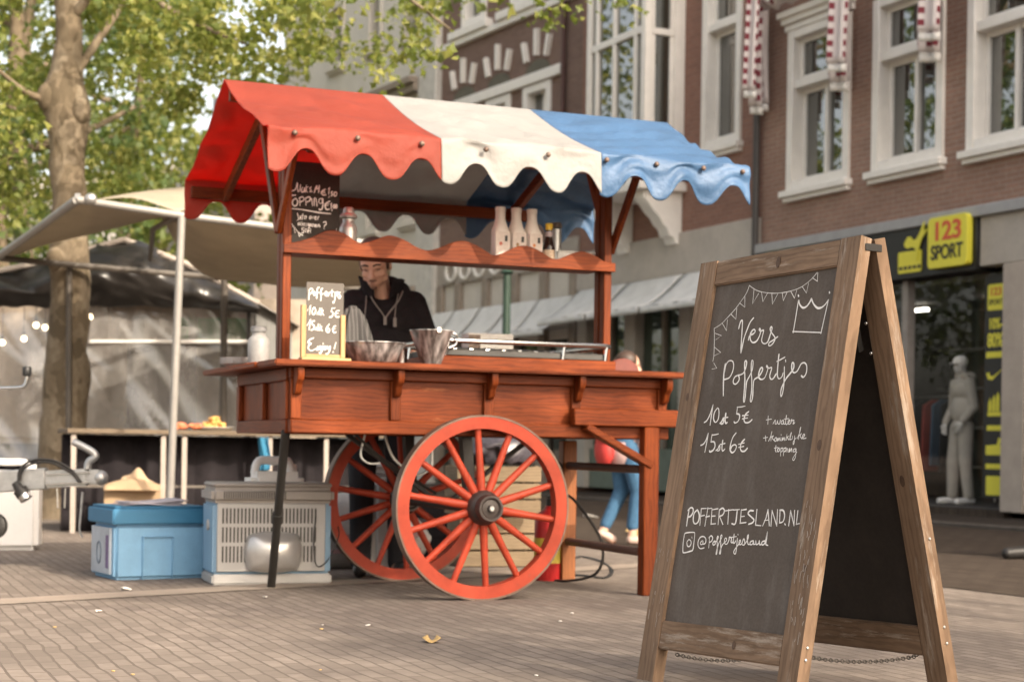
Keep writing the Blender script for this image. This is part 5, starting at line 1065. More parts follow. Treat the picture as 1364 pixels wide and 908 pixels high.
def roofpt(x, y, d): return at(x, y, YT)+Vector((0, d, .25*d*0))
m = MB(); rr_ = [(-60, 372), (60, 348), (165, 318), (240, 349), (345, 404)]
m.sheet(4, 1, lambda u, v: at(*rr_[round(u*4)], YT)+Vector((0, 3.5*v, 0))); w2(m, 'roof_sheet', plain('white_roof_sheet', (.50, .48, .45), .7), solid=.01)
m = MB(); m.tube([at(165, 319, YT-.05), at(250, 352, YT-.05), at(345, 405, YT-.05)], .03, 8); m.tube([at(165, 319, YT-.05), at(60, 348, YT-.05), at(-60, 373, YT-.05)], .03, 8); w2(m, 'gable_tube', PIER)
m = MB(); m.tube([at(335, 405, YT), Vector((at(335, 600, YT).x, YT, 0))], .05, 8); w2(m, 'post', M_tarp)
m = MB(); m.tube([at(120, 455, YT-.02), at(345, 455, YT-.02)], .02, 6); w2(m, 'clear_rail', M_white)
M_plast = clear('clear_plastic', .14, .12, (.95, .93, .91), .26, (.66, .63, .60))
m = MB(); x0, x1 = at(-70, 500, YT).x, at(332, 500, YT).x
def pf(u, v):
    x = x0+(x1-x0)*u; z = .55+1.60*v; k = mnoise.noise(Vector((x*1.1+z*1.3, z*.7, 2)))+.6*mnoise.noise(Vector((x*3.1+z*2.2, z*1.2, 5))); return Vector((x, YT+.09*k, z))
m.sheet(110, 46, pf); w2(m, 'plastic_wall', M_plast, ang=180)
m = MB(); m.bx(x0-.5, x1+.3, YT+3.3, YT+3.4, 0, 2.5); w2(m, 'back_cloth', plain('brown_canvas_back', (.42, .35, .28), .9, var=.3, nscale=1.2))
m = MB(); m.bx(x1-.05, x1, YT+.2, YT+3.3, 0, 2.2); w2(m, 'side_cloth', plain('grey_side_cloth', (.25, .25, .24), .9))
m = MB(); m.bx(x0, x1, YT+.3, YT+.9, .72, .78); w2(m, 'stall_counter', WC['x'])
m = MB()
for k in range(60): m.ball((rnd.uniform(x0+1.2, x1-.2), YT+rnd.uniform(.35, .7), .80+rnd.uniform(0, .05)), (rnd.uniform(.05, .12), .06, .04), 1)
w2(m, 'wares', plain('bread_wares', (.45, .33, .22), .8, var=.6, nscale=5))
m = MB(); m.bx(x0, x1, YT+.25, YT+.29, 0, .715); w2(m, 'counter_skirt', M_blackcloth)
for (x, y) in ((120, 422), (48, 433), (60, 436), (32, 451), (3, 456)):
    b = thing('light_bulb', {120: 'lit bulb right of the plane trunk inside the plastic tent', 48: 'lit bulb highest of the two close together left of the trunk', 60: 'lit bulb right next to the trunk on its left side', 32: 'lit bulb low and further left in the plastic tent', 3: 'lit bulb at the very left edge of the picture'}[x], 'bulb', at(x, y, YT+.9), 0, 'lit bulbs in the plastic tent')
    m = MB(); m.ball((0, 0, 0), .031, 2); m.out('glass', emit('bulb_glow', (1, .76, .45), 4), b)
    m = MB(); m.lathe([(.014, .03), (.014, .08), (0, .081)], 10); m.tube([(0, 0, .08), (0, 0, .5)], .004, 6); m.out('socket', M_black, b)
t = thing('green_banner', 'green banner inside the plastic tent', 'banner', at(285, 437, YT+2.5)); m = MB(); m.bx(-.42, .42, 0, .02, -.15, .12); m.out('cloth', plain('green_banner_cloth', (.09, .42, .13), .8), t)
t = thing('grey_cabinet', 'dark grey cabinet inside the plastic tent', 'cabinet', (at(210, 500, YT+2).x, YT+2, 0)); m = MB(); m.bx(-.35, .35, 0, .5, 0, 1.9); m.out('carcass', plain('slate_cabinet', (.09, .085, .09), .7), t, bevel=.01); m = MB(); m.bx(-.33, -.01, -.02, -.001, .1, 1.85); m.bx(.01, .33, -.02, -.001, .1, 1.85); m.out('door', plain('slate_door', (.11, .105, .11), .6), t, bevel=.005)

# ---------------------------------------------------------------- coolers, trailer and boxes left of the cart
M_cool = plain('light_blue_plastic', (.165, .335, .51), .5, var=.07, bmp=.2, nscale=14); M_lid = plain('deep_blue_plastic', (.03, .15, .275), .5, var=.06)
pA, pB, pC = gnd(150, 773), gnd(268, 772), gnd(110, 758)
cw_ = .545; rz = R(31)
t = thing('cool_box', 'light blue cool box with a dark blue lid standing left of the grey cooler', 'cool box', pA, rz)
h = .30; dp = .44
m = MB(); m.bx(0.012, cw_-.012, 0.012, dp-.012, 0, h); m.out('body', M_cool, t, bevel=.02, seg=3)
m = MB(); m.bx(cw_*.30, cw_*.30+.008, -.002, .0125, .0, h*.78); m.bx(cw_*.30, cw_*.62, -.002, .0125, h*.76, h*.79); m.bx(cw_*.61, cw_*.62, -.002, .0125, 0, h*.76); m.out('moulded_rib', M_cool, t, bevel=.003)
m = MB(); m.bx(-.004, cw_+.004, -.006, dp+.006, h+.001, h+.085); m.bx(.01, cw_-.01, .01, dp-.01, h+.0851, h+.098); m.out('lid', M_lid, t, bevel=.016, seg=3)
m = MB(); m.bx(-.0015, .0119, .06, dp-.06, .03, h-.02); m.out('pale_end_sticker', plain('pale_blue_grey_sticker', (.36, .40, .45), .5), t)
m = MB(); m.bx(-.003, -.0016, .075, .125, .06, .24); m.out('printed_mark', plain('violet_print', (.13, .09, .20), .5, var=.6, nscale=50), t, smooth=False)
m = MB(); m.tube([(-.004, .24+.035*math.cos(R(a)), .14+.06*math.sin(R(a))) for a in range(0, 360, 20)], .003, 5, closed=True); m.out('printed_ring', plain('slate_print', (.10, .13, .17), .5), t)
t2 = thing('newspapers', 'thin pile of printed papers lying on the blue cool box lid', 'papers', pA+Vector((.12*math.cos(rz)-.15*math.sin(rz), .12*math.sin(rz)+.15*math.cos(rz), h+.099)), rz+.05)
for k in range(4):
    m = MB(); m.sheet(8, 6, lambda u, v, k=k: Vector((-.05+.34*u+.01*k, -.10+.2*v, .004+.006*k+.006*math.sin(u*5+k)+.008*u*v))); m.out('sheet', plain('printed_paper', (.46, .43, .47), .8, var=.35, nscale=22), t2, solid=.003)
# grey cooler with vents and a silver dome
gA, gB = gnd(283, 779), gnd(432, 779)
gw = .635; rz = R(19)
M_gg = plain('light_grey_plastic', (.40, .385, .37), .5, var=.05); M_gb = plain('grey_blue_plastic', (.20, .33, .46), .5, var=.05); M_gt = plain('warm_grey_lid', (.28, .25, .225), .55, var=.08)
t = thing('electric_cooler', 'grey electric cooler with louvred back and silver dome beside the cart wheel', 'cooler', gA, rz)
gh = .545; gdp = .36
m = MB(); m.bx(-.004, gw+.004, -.004, gdp+.004, 0, .055); m.out('base', M_gg, t, bevel=.01, seg=2)
m = MB(); m.bx(.0, gw, .012, gdp, .056, .43); m.out('body', M_gb, t, bevel=.012, seg=2)
m = MB()
cols = 26; xa, xb = .05, gw-.09
rowsz = [(.355, .43), (.265, .335), (.165, .245)] 
m.bx(.02, gw-.035, -.004, .0115, .07, .43); m.out('louvre_panel', M_gg, t, bevel=.004)
m = MB(); 
for (za, zb, step) in ((.325, .405, 1), (.225, .305, 1), (.12, .205, 1)):
    for k in range(cols):
        x = xa+(xb-xa)*k/(cols-1); m.bx(x-.0042, x+.0042, -.0062, -.0042, za, zb)
m.out('louvre_slot', plain('slot_shadow_grey', (.05, .045, .04), .8), t, smooth=False)
m = MB(); m.ball((gw*.50, -.012, .172), (.165, .085, .115), 4)
for v in m.bm.verts:
    q = Vector((v.co.x-gw*.50, 0, v.co.z-.172)); q.x /= .165; q.z /= .115; f_ = max(abs(q.x), abs(q.z)); l_ = q.length
    if l_ > 1e-4: s_ = (l_/max(f_, 1e-4))**.55; v.co.x = gw*.50+q.x*s_*.155; v.co.z = .172+q.z*s_*.11
m.out('silver_dome', plain('silver_dome_paint', (.50, .49, .48), .3, .6, var=.06), t)
m = MB(); m.bx(-.012, gw+.012, -.02, gdp+.01, .431, .515); m.out('lid', M_gt, t, bevel=.022, seg=3)
m = MB(); m.bx(.0, gw, -.005, gdp-.01, .5151, .54); m.out('lid_top', M_gt, t, bevel=.01)
m = MB()
for k in range(28): m.bx(.05+k*.012, .0555+k*.012, -.0225, -.0195, .455, .495)
m.out('lid_vent', plain('slot_shadow_grey2', (.05, .045, .04), .8), t, smooth=False)
m = MB(); m.tube(spline([(gw-.09, -.012, .36), (gw-.10, -.02, .22), (gw-.085, -.03, .10), (gw-.03, -.05, .13), (gw+.03, -.03, .25), (gw+.06, .1, .3)], 6), .0035, 6); m.out('power_cord', M_black, t)
m = MB(); m.lathe([(0, 0), (.03, 0), (.028, .008), (0, .009)], 20, Matrix.Translation((-.001, .16, .31)) @ Matrix.Rotation(R(-90), 4, 'Y')); m.out('round_badge', M_gg, t)
# jerrycans
M_jer = plain('milky_white_jerrycan', (.74, .72, .69), .4, var=.04)
def jerry(loc, rz, w2_, d2, h, label, grp='white jerrycans'):
    t = thing('jerrycan', label, 'jerrycan', loc, rz, grp); m = MB(); m.bx(-w2_, w2_, -d2, d2, 0, h*.9); m.out('body', M_jer, t, bevel=.035, seg=4)
    m = MB(); m.tube(spline([(-w2_*.75, 0, h*.88), (-w2_*.6, 0, h*.985), (0, 0, h*.99), (w2_*.5, 0, h*.985), (w2_*.65, 0, h*.88)], 5), .024, 10); m.out('handle', M_jer, t)
    m = MB(); m.lathe([(0, 0), (.03, 0), (.03, .045), (.026, .05), (0, .05)], 18, Matrix.Translation((w2_*.7, d2*.3, h*.885))); m.out('screw_cap', M_white, t); return t
j1 = gnd(10, 731); jerry(j1, .15, .215, .13, .60, 'large white jerrycan at the left picture edge behind the trailer coupling')
jerry(C2W(-.66, 1.52, 0), CTH, .15, .11, .66, 'white jerrycan whose handle shows above the grey cooler')
# trailer coupling
TRL = thing('trailer_coupling', 'galvanised trailer drawbar and coupling head with black plug at the left edge', 'trailer', (-2.7, 9.8, 0), R(-5))
def tq(px, py): 
    p = at(px, py, 9.8); return TM[TRL].inverted() @ p
m = MB(); m.beam(tq(-60, 645), tq(63, 637), .09, .125, (0, 0, 1)); m.out('drawbar', M_steeld, TRL, bevel=.008)
m = MB(); a, b = tq(60, 638), tq(118, 635); m.beam(a, b, .075, .10, (0, 0, 1)); m.beam(b-Vector((.003, 0, 0)), tq(136, 635), .07, .085, (0, 0, 1)); m.ball(tq(134, 636), (.045, .045, .045), 3); m.out('coupling_head', M_steeld, TRL, bevel=.012, seg=2)
m = MB(); m.beam(a+Vector((.02, -.04, .028)), b+Vector((.02, -.04, .028)), .012, .012); m.beam(a+Vector((.02, -.04, -.028)), b+Vector((.02, -.04, -.028)), .012, .012); m.out('pressed_rib', M_steel, TRL)
m = MB(); m.tube(spline([tq(116, 624), tq(119, 614), tq(127, 608), tq(124, 602), tq(110, 594), tq(97, 588)], 5), [.022]*25+[.019], 10); m.out('release_handle', M_steeld, TRL)
m = MB(); m.tube([tq(76, 650), tq(77, 676), tq(86, 676), tq(87, 650)], .006, 8); m.out('wire_loop', M_steel, TRL)
m = MB(); m.tube(spline([tq(30, 640)-Vector((0, .06, 0)), tq(32, 625)-Vector((0, .06, 0)), tq(48, 613)-Vector((0, .06, 0)), tq(75, 613)-Vector((0, .06, 0)), tq(98, 625)-Vector((0, .05, 0)), tq(112, 642)-Vector((0, .05, 0))], 6), .008, 8)
m.tube(spline([tq(32, 640)-Vector((0, .07, 0)), tq(36, 626)-Vector((0, .07, 0)), tq(50, 617)-Vector((0, .07, 0)), tq(74, 616)-Vector((0, .07, 0)), tq(100, 630)-Vector((0, .06, 0)), tq(110, 642)-Vector((0, .06, 0))], 6), .007, 8); m.out('cable', M_iron, TRL)
m = MB(); a, b = tq(28, 642)-Vector((0, .09, 0)), tq(44, 664)-Vector((0, .10, 0)); m.tube([a, a.lerp(b, .4), a.lerp(b, .42), a.lerp(b, .75)], [.022, .03, .042, .042], 14); m.out('plug', M_iron, TRL)
m = MB(); m.tube([a.lerp(b, .752), b], .038, 14); m.out('plug_ring', M_steel, TRL)
m = MB(); m.tube(spline([tq(110, 655), tq(108, 680), tq(106, 705), tq(110, 715)], 5), .007, 6); m.out('breakaway_cable', M_steeld, TRL)
m = MB(); m.tube(spline([tq(-16, 517), tq(24, 516), tq(33, 513), tq(36, 505), tq(36, 494)], 4), .011, 10); m.out('crank_bar', M_steel, TRL)
m = MB(); m.tube([tq(36, 501), tq(36, 488)], .026, 12); m.out('crank_grip', M_black, TRL, bevel=.006)
m = MB(); m.tube([tq(-16, 519), tq(-16, 700)], .028, 12); m.out('jockey_leg', M_steeld, TRL)
m = MB(); m.lathe([(0, -.03), (.06, -.03), (.075, -.02), (.075, .02), (.06, .03), (0, .03)], 24, Matrix.Translation(tq(-8, 700)) @ Matrix.Rotation(R(90), 4, 'X')); m.out('jockey_wheel', M_iron, TRL)
# cardboard and paper sacks behind the cool box
M_card = plain('brown_cardboard', (.36, .25, .15), .9, var=.12, nscale=7)
t = thing('cardboard_flap', 'flattened cardboard sheet leaning behind the cool box', 'cardboard', gnd(105, 700), .3); c0 = t.location
m = MB(); m.prism([(0, 0), (.16, -.02), (.52, .30), (.40, .36), (.05, .10)], lambda a, b, d: Vector((a-.15, d+b*.3, b)), 0, .012); m.out('sheet', M_card, t)
t = thing('cardboard_box', 'open brown cardboard box behind the blue cool box', 'box', gnd(172, 712), .2)
m = MB(); m.bx(-.20, .24, 0, .012, 0, .40); m.bx(-.20, .24, .35, .362, 0, .38); m.bx(-.20, -.188, .013, .349, 0, .38); m.bx(.228, .24, .013, .349, 0, .38); m.bx(-.187, .227, .013, .349, .0, .012); m.out('box', M_card, t)
m = MB(); m.sheet(16, 6, lambda u, v: Vector((-.20+.44*u, -.005-.10*v+.02*math.sin(u*6), .40-.04*v+.05*math.sin(u*3.1)*(1-v)))); m.out('flap', M_card, t, solid=.006)
m = MB(); m.sheet(14, 6, lambda u, v: Vector((-.10+.30*u, .05+.05*v, .39+.13*v*math.sin(u*3.14)+.02*math.sin(u*14)))); m.out('crumpled_paper', plain('kraft_paper', (.42, .30, .19), .9, var=.2), t, solid=.004)

# ---------------------------------------------------------------- under the cart
def oc(name, label, cat, px, py, group=None, rz=CTH): return thing(name, label, cat, gnd(px, py), rz, group)
for k, (px, py, w_, h_, lb) in enumerate(((470, 768, .26, .46, 'grey plastic sack behind the far red wheel beside the cooler'), (548, 765, .22, .36, 'crumpled pale sack behind the spokes of the far red wheel'))):
    t = oc('plastic_sack', lb, 'sack', px, py-6, 'pale sacks under the cart'); me = MB(); me.ball((0, .35, h_*.48), (w_, .17, h_*.52), 4)
    for v in me.bm.verts:
        k_ = mnoise.noise(v.co*6+Vector((k, 0, 0)))+.6*abs(mnoise.noise(v.co*13)); v.co += Vector((k_, 0, k_*.6))*.045; v.co.z = max(.0, v.co.z)
    me.out('sack', plain('grey_sack_plastic', (.38, .36, .345), .4, var=.15, nscale=5), t, ang=80)
    q = MB()
    for r_ in range(2): q.bx(-.1, .12, .35-.178, .35-.172, .10+.09*r_, .125+.09*r_)
    q.out('faint_print', plain('faint_red_print', (.30, .17, .17), .6, var=.5, nscale=50), t, smooth=False)
jerry(C2W(.06, 1.75, 0), CTH+.2, .13, .10, .62, 'white jerrycan behind the spokes of the far red wheel')
t = oc('black_crate', 'black plastic crate between the two red wheels', 'crate', 590, 742); m = MB()
m.bx(-.26, .2, 0, .4, 0, .02); 
for z in (.02, .14, .26): m.bx(-.26, .2, 0, .02, z, z+.10); m.bx(-.26, .2, .38, .4, z, z+.10); m.bx(-.26, -.24, .021, .379, z, z+.10); m.bx(.18, .2, .021, .379, z, z+.10)
for x in (-.26, -.04, .18): m.bx(x, x+.02, .003, .017, .02, .38)
m.out('crate', M_blackcloth, t)
cr0 = gnd(672, 755)
for k in range(2):
    t = thing('wooden_crate', ['wooden slatted crate on the ground behind the near red wheel', 'wooden slatted crate on top of another behind the near red wheel'][k], 'crate', cr0+Vector((-.02*k, .02*k, .318*k)), CTH-.15, 'stacked wooden crates')
    for z in (.0, .105, .21):
        m = MB(); m.bx(-.29, .25, 0, .014, z+.004, z+.098); m.out('slat', WC['x'], t, bevel=.003)
        m = MB(); m.bx(-.29, .25, .37, .384, z+.004, z+.098); m.out('slat', WC['x'], t, bevel=.003)
        m = MB(); m.bx(.236, .25, .0145, .3695, z+.004, z+.098); m.out('slat', WC['y'], t, bevel=.003)
        m = MB(); m.bx(-.29, -.276, .0145, .3695, z+.004, z+.098); m.out('slat', WC['y'], t, bevel=.003)
    for x, y in ((-.275, .016), (.212, .016), (-.275, .345), (.212, .345)):
        m = MB(); m.bx(x, x+.023, y, y+.023, 0, .314); m.out('corner_post', WC['z'], t)
    m = MB(); m.bx(-.274, .234, .04, .344, .004, .016); m.out('bottom', WC['x'], t)
t = thing('tangle_of_bags', 'dark crumpled bags heaped on the wooden crates', 'bags', cr0+Vector((0, .15, .637)), CTH); me = MB(); me.ball((0, .05, .09), (.26, .17, .12), 4)
for v in me.bm.verts: k_ = mnoise.noise(v.co*9)+.7*mnoise.noise(v.co*21); v.co += Vector((k_, k_*.5, k_))*.05; v.co.z = max(0, v.co.z)
me.out('bags', plain('dark_bag_plastic', (.05, .045, .055), .35, var=.8, nscale=12), t, ang=80)
t = oc('fire_extinguisher', 'red fire extinguisher with a yellow label behind the near wheel rim', 'extinguisher', 732, 772)
m = MB(); m.lathe([(0, 0), (.085, 0), (.09, .012), (.09, .33), (.075, .375), (.04, .40), (.03, .42), (0, .42)], 28); m.out('cylinder', plain('extinguisher_red', (.42, .02, .02), .35), t)
m = MB(); m.lathe([(.0905, .1), (.0915, .1), (.0915, .24), (.0905, .24)], 28); m.out('paper_label', plain('yellow_label', (.60, .45, .06), .6), t)
m = MB(); m.lathe([(0, .421), (.025, .421), (.025, .46), (0, .46)], 12); m.beam((-.02, 0, .47), (.09, 0, .50), .02, .012); m.out('valve', M_iron, t)
m = MB(); m.tube(spline([(.02, -.02, .44), (.10, -.03, .42), (.115, -.03, .3), (.10, -.03, .12)], 6), .010, 8); m.out('hose', M_black, t)
c = MB(); c.tube(spline([gnd(760, 766), gnd(785, 768), gnd(806, 770), gnd(815, 760), gnd(800, 748), gnd(775, 742), gnd(762, 745)], 6), .012, 6)
tag(c.out('coiled_cable', M_black, world=gnd(785, 765)), 'black cable coiled on the paving between the cart legs', 'cable')
c = MB(); c.tube(spline([C2W(.75, .9, .80), C2W(.80, .95, .55), C2W(.86, .8, .45), C2W(.92, .6, .25), C2W(.90, .6, .08), C2W(.85, .9, .01), C2W(.8, 1.2, .01)], 8), .008, 6)
tag(c.out('hanging_cable', M_iron, world=C2W(.8, 1, 0)), 'dark cable hanging in a curve between the cart legs', 'cable')
c = MB(); c.tube(spline([C2W(.96, 1.25, .02), C2W(.99, 1.22, .3), C2W(.97, 1.2, .55), C2W(.93, 1.18, .7)], 6), .011, 6)
tag(c.out('gas_hose', M_black, world=C2W(.96, 1.25, 0)), 'black hose rising beside the rear cart leg', 'hose')
t = thing('lamp_post', 'thin dark green lamp post in front of the shop awnings', 'lamp post', (at(672, 590, 22).x, 22, 0))
m = MB(); m.lathe([(.11, 0), (.11, .3), (.07, .4), (.055, .5), (.05, 2.9), (.045, 3.0)], 16); m.out('post', plain('dark_green_paint', (.02, .045, .03), .5), t)
m = MB(); m.lathe([(.07, 3.0), (.09, 3.02), (.04, 3.06), (.03, 3.1), (0, 3.12)], 16); m.out('cap', plain('dark_green_paint_cap', (.02, .045, .03), .5), t)
# leaves and scraps on the paving
M_dry = plain('dry_leaf', (.50, .34, .14), .8, var=.2); M_scrap = plain('white_paper_scrap', (.62, .58, .53), .9)
for k, (px, py, s_, mt, lb) in enumerate(((575, 855, .045, M_dry, 'curled yellow leaf on the paving in front of the red wheel'), (168, 786, .03, M_scrap, 'white paper scrap on the paving below the blue cool box'), (132, 815, .018, M_scrap, 'small white crumb on the paving left of the paper scrap'), (353, 796, .014, M_scrap, 'tiny white crumb by the foot of the black support rod'), (490, 834, .012, M_scrap, 'tiny white crumb on the paving below the far red wheel'), (845, 712, .10, M_dry, 'dry leaf on the dark street seen beyond the cart legs'), (787, 690, .10, M_scrap, 'white litter on the street seen through the cart legs'))):
    t = MB(); t.sheet(6, 6, lambda u, v: Vector(((u-.5)*s_*1.6*(1-abs(v-.5)), (v-.5)*s_*1.6, .004+s_*.35*((u-.5)**2*4)*(.4+v)))); p = gnd(px, py); t.bm.transform(Matrix.Translation(p) @ Matrix.Rotation(k*1.3, 4, 'Z'))
    tag(t.out('dry_leaf' if mt is M_dry else 'paper_scrap', mt, world=p, solid=.002), lb, 'leaf' if mt is M_dry else 'litter')

for k in range(9):
    px, py = rnd.uniform(20, 830), rnd.uniform(800, 900); p = gnd(px, py); s_ = rnd.uniform(.004, .007); t = MB(); t.ball(p+Vector((0, 0, s_*.4)), (s_*1.4, s_, s_*.5), 1, Matrix.Rotation(rnd.uniform(0, 3), 4, 'Z'))
    tag(t.out('crumb', M_scrap if k % 2 else M_dry, world=p), 'tiny pale crumb scattered on the foreground paving', 'litter', 'crumbs scattered on the paving')

# ---------------------------------------------------------------- people
def hand(wrist, dirv, palm, sc_=1.0, curl=.5, side=1):
    d = Vector(dirv).normalized(); n_ = Vector(palm).normalized(); n_ = (n_-d*n_.dot(d)).normalized(); x = d.cross(n_)*side; w_ = Vector(wrist); out = []
    out.append(('c', w_, .027*sc_, w_+d*.035*sc_, .03*sc_))
    for i, L in enumerate((.066, .078, .073, .056)):
        b = w_+d*.085*sc_+x*(.030-.02*i)*sc_; out.append(('c', w_+d*.03*sc_+x*(.018-.012*i)*sc_, .015*sc_, b, .0115*sc_)); a = 0; p = b
        for s_ in (.46, .31, .23):
            a += curl*.75; q = p+(d*math.cos(a)+n_*math.sin(a))*L*s_*sc_; out.append(('c', p, .0098*sc_, q, .0085*sc_)); p = q
    tb = w_+d*.025*sc_+x*.024*sc_; q = tb+(d*.6+x*.7+n_*.3).normalized()*.042*sc_; out += [('c', tb, .014*sc_, q, .0115*sc_), ('c', q, .0115*sc_, q+(d*.85+x*.2+n_*.5).normalized()*.032*sc_, .0095*sc_)]
    return out
def headparts(c, yaw, pitch, roll=0, k=1.0, female=False):
    # face looks along -y, then is pitched, rolled and turned about the head centre c
    M = Matrix.Rotation(yaw, 4, 'Z') @ Matrix.Rotation(roll, 4, 'Y') @ Matrix.Rotation(pitch, 4, 'X'); c = Vector(c)
    def P(x, y, z): return c + (M @ Vector((x, y, z)))*k
    def E(x, y, z, rx, ry, rz): return ('e', P(x, y, z), (rx*k, ry*k, rz*k), M)
    L = [E(0, .008, .028, .074, .094, .086), E(0, -.018, -.032, .058, .068, .068), E(0, -.052, -.082, .030, .028, .022), E(0, -.066, -.060, .034, .026, .026),
         ('c', P(0, -.082, .012), .010*k, P(0, -.104, -.026), .0135*k), E(-.013, -.090, -.030, .009, .010, .008), E(.013, -.090, -.030, .009, .010, .008),
         ('c', P(-.045, -.064, .026), .012*k, P(-.014, -.080, .022), .011*k), ('c', P(.014, -.080, .022), .011*k, P(.045, -.064, .026), .012*k),
         E(-.042, -.050, -.022, .020, .022, .018), E(.042, -.050, -.022, .020, .022, .018), E(0, -.089, -.054, .022, .008, .0055), E(0, -.087, -.064, .019, .008, .0065),
         E(-.050, -.02, -.055, .016, .030, .022), E(.050, -.02, -.055, .016, .030, .022),
         E(-.075, .012, -.002, .009, .018, .030), E(.075, .012, -.002, .009, .018, .030)]
    return L, P, M
def attach(parent, name, mat, build, **k):
    q = MB(); build(q); return q.out(name, mat, parent, **k)
M_den = plain('black_denim', (.02, .02, .024), .9, var=.2, nscale=40); M_shoe = plain('black_shoe', (.02, .018, .017), .5)
# the man behind the counter: local x to the picture's right, -y towards the counter
mp_ = Vector((at(508, 590, 9.65).x, 9.65, 0))
MAN = thing('person', 'man in a black half-zip jacket looking down behind the cart counter', 'person', mp_, R(8)); MAN.scale = (1.03, 1.03, 1.03)
hc = Vector((-.055, -.10, 1.705)); HL, HP, HM = headparts(hc, R(-17), R(25), R(-3), 1.08)
sk = list(HL)+[('c', (-.035, -.035, 1.66), .056, (-.005, .0, 1.52), .064), ('e', (0, .02, 1.42), (.17, .10, .16)), ('e', (0, .02, 1.20), (.14, .095, .2)), ('e', (0, .02, 1.0), (.15, .11, .14)),
    ('c', (-.18, .0, 1.50), .055, (-.245, -.05, 1.22), .045), ('c', (-.245, -.05, 1.22), .043, (-.14, -.30, 1.225), .028), ('c', (.18, .0, 1.50), .055, (.27, -.04, 1.23), .045), ('c', (.27, -.04, 1.23), .043, (.15, -.30, 1.215), .028),
    ('c', (-.09, .02, .97), .085, (-.10, 0, .52), .06), ('c', (-.10, 0, .52), .055, (-.10, .03, .09), .04), ('c', (.09, .02, .97), .085, (.10, 0, .52), .06), ('c', (.10, 0, .52), .055, (.10, .03, .09), .04),
    ('c', (-.10, .03, .05), .04, (-.11, -.12, .035), .035), ('c', (.10, .03, .05), .04, (.11, -.12, .035), .035)]
sk += hand((-.14, -.30, 1.225), (.3, -.9, -.25), (0, -.2, -1), 1.05, .5, -1)+hand((.15, -.30, 1.215), (-.35, -.9, -.2), (0, -.2, -1), 1.05, .5, 1)
blobobj('body', sk, .0062, M_skin, MAN, 3)
jk = [('e', (0, .02, 1.43), (.205, .125, .135)), ('e', (0, .02, 1.25), (.185, .125, .2)), ('e', (0, .02, 1.03), (.185, .135, .16)), ('c', (-.17, .01, 1.515), .074, (-.25, -.045, 1.22), .066), ('c', (-.25, -.045, 1.22), .064, (-.155, -.27, 1.225), .044),
      ('c', (.17, .01, 1.515), .074, (.275, -.035, 1.23), .066), ('c', (.275, -.035, 1.23), .064, (.165, -.27, 1.217), .044), ('c', (-.17, .01, 1.52), .070, (.17, .01, 1.52), .070),
      ('e', (.0, .075, 1.575), (.135, .065, .075)), ('c', (-.10, .03, 1.57), .045, (-.10, -.03, 1.53), .04), ('c', (.10, .03, 1.59), .05, (.09, -.04, 1.53), .042)]
for i in range(5): jk.append(('c', (.27-.02*i, -.05-.03*i, 1.33-.04*i), .035, (.20, -.05-.03*i, 1.26-.04*i), .03))
jo = blobobj('jacket', jk, .009, M_blackcloth, MAN, 2)
def collar(q):
    q.sheet(36, 5, lambda u, v: (lambda a: Vector((-.015+(.095+.03*v)*math.sin(a), -.02-.02*v+(.085+.02*v)*-math.cos(a), 1.545+.10*v-.02*math.cos(a)+.01*math.sin(u*18))))(R(24)+u*R(312)))
o = attach(MAN, 'collar', M_blackcloth, collar, solid=.009)
M_zip = plain('grey_zip_piping', (.24, .215, .195), .5)
attach(MAN, 'zip', M_zip, lambda q: (q.tube(spline([(.10, -.085, 1.575), (.075, -.115, 1.52), (.03, -.125, 1.46), (.005, -.128, 1.425)], 6), .0045, 6), q.tube(spline([(-.085, -.085, 1.565), (-.06, -.115, 1.51), (-.015, -.126, 1.45), (.0, -.128, 1.425)], 6), .0035, 6), q.bx(-.006, .010, -.136, -.126, 1.385, 1.43)))
attach(MAN, 'drawstring', M_zip, lambda q: (q.tube(spline([(-.10, -.09, 1.545), (-.105, -.115, 1.47), (-.115, -.12, 1.38)], 6), .003, 6), q.tube(spline([(.075, -.09, 1.56), (.06, -.125, 1.49), (.055, -.13, 1.42)], 6), .003, 6), q.tube([(.055, -.13, 1.425), (.055, -.132, 1.375)], .010, 8)))
attach(MAN, 'beanie', M_greyknit, lambda q: q.ball(HP(0, .012, .078), (.086, .106, .078), 3, HM))
attach(MAN, 'hair', M_hair, lambda q: (q.ball(HP(0, .020, .035), (.0775, .094, .075), 3, HM), q.ball(HP(-.066, .0, .022), (.013, .036, .046), 2, HM), q.ball(HP(.066, .0, .022), (.013, .036, .046), 2, HM), q.ball(HP(0, -.045, .088), (.055, .045, .035), 2, HM)))
for sx in (-1, 1): attach(MAN, 'eyebrow', M_hair, lambda q: q.tube(spline([HP(sx*.050, -.071, .030), HP(sx*.03, -.085, .037), HP(sx*.012, -.091, .031)], 4), [.0035, .0045, .005, .005, .005, .005, .0045, .0045, .004], 6))
M_lid2 = plain('eyelid_shade', (.22, .12, .09), .6)
for sx in (-.030, .030): attach(MAN, 'eyelid', M_lid2, lambda q: q.ball(HP(sx, -.074, .008), (.014, .009, .0055), 2, HM))
attach(MAN, 'stubble', plain('moustache_stubble', (.22, .125, .09), .8), lambda q: (q.ball(HP(0, -.0925, -.045), (.025, .0075, .0055), 2, HM), q.ball(HP(0, -.079, -.086), (.018, .008, .012), 2, HM)))
attach(MAN, 'lips', plain('lip_pink', (.36, .16, .12), .6), lambda q: (q.ball(HP(0, -.0935, -.0535), (.014, .005, .003), 2, HM), q.ball(HP(0, -.0915, -.0620), (.012, .005, .004), 2, HM)))
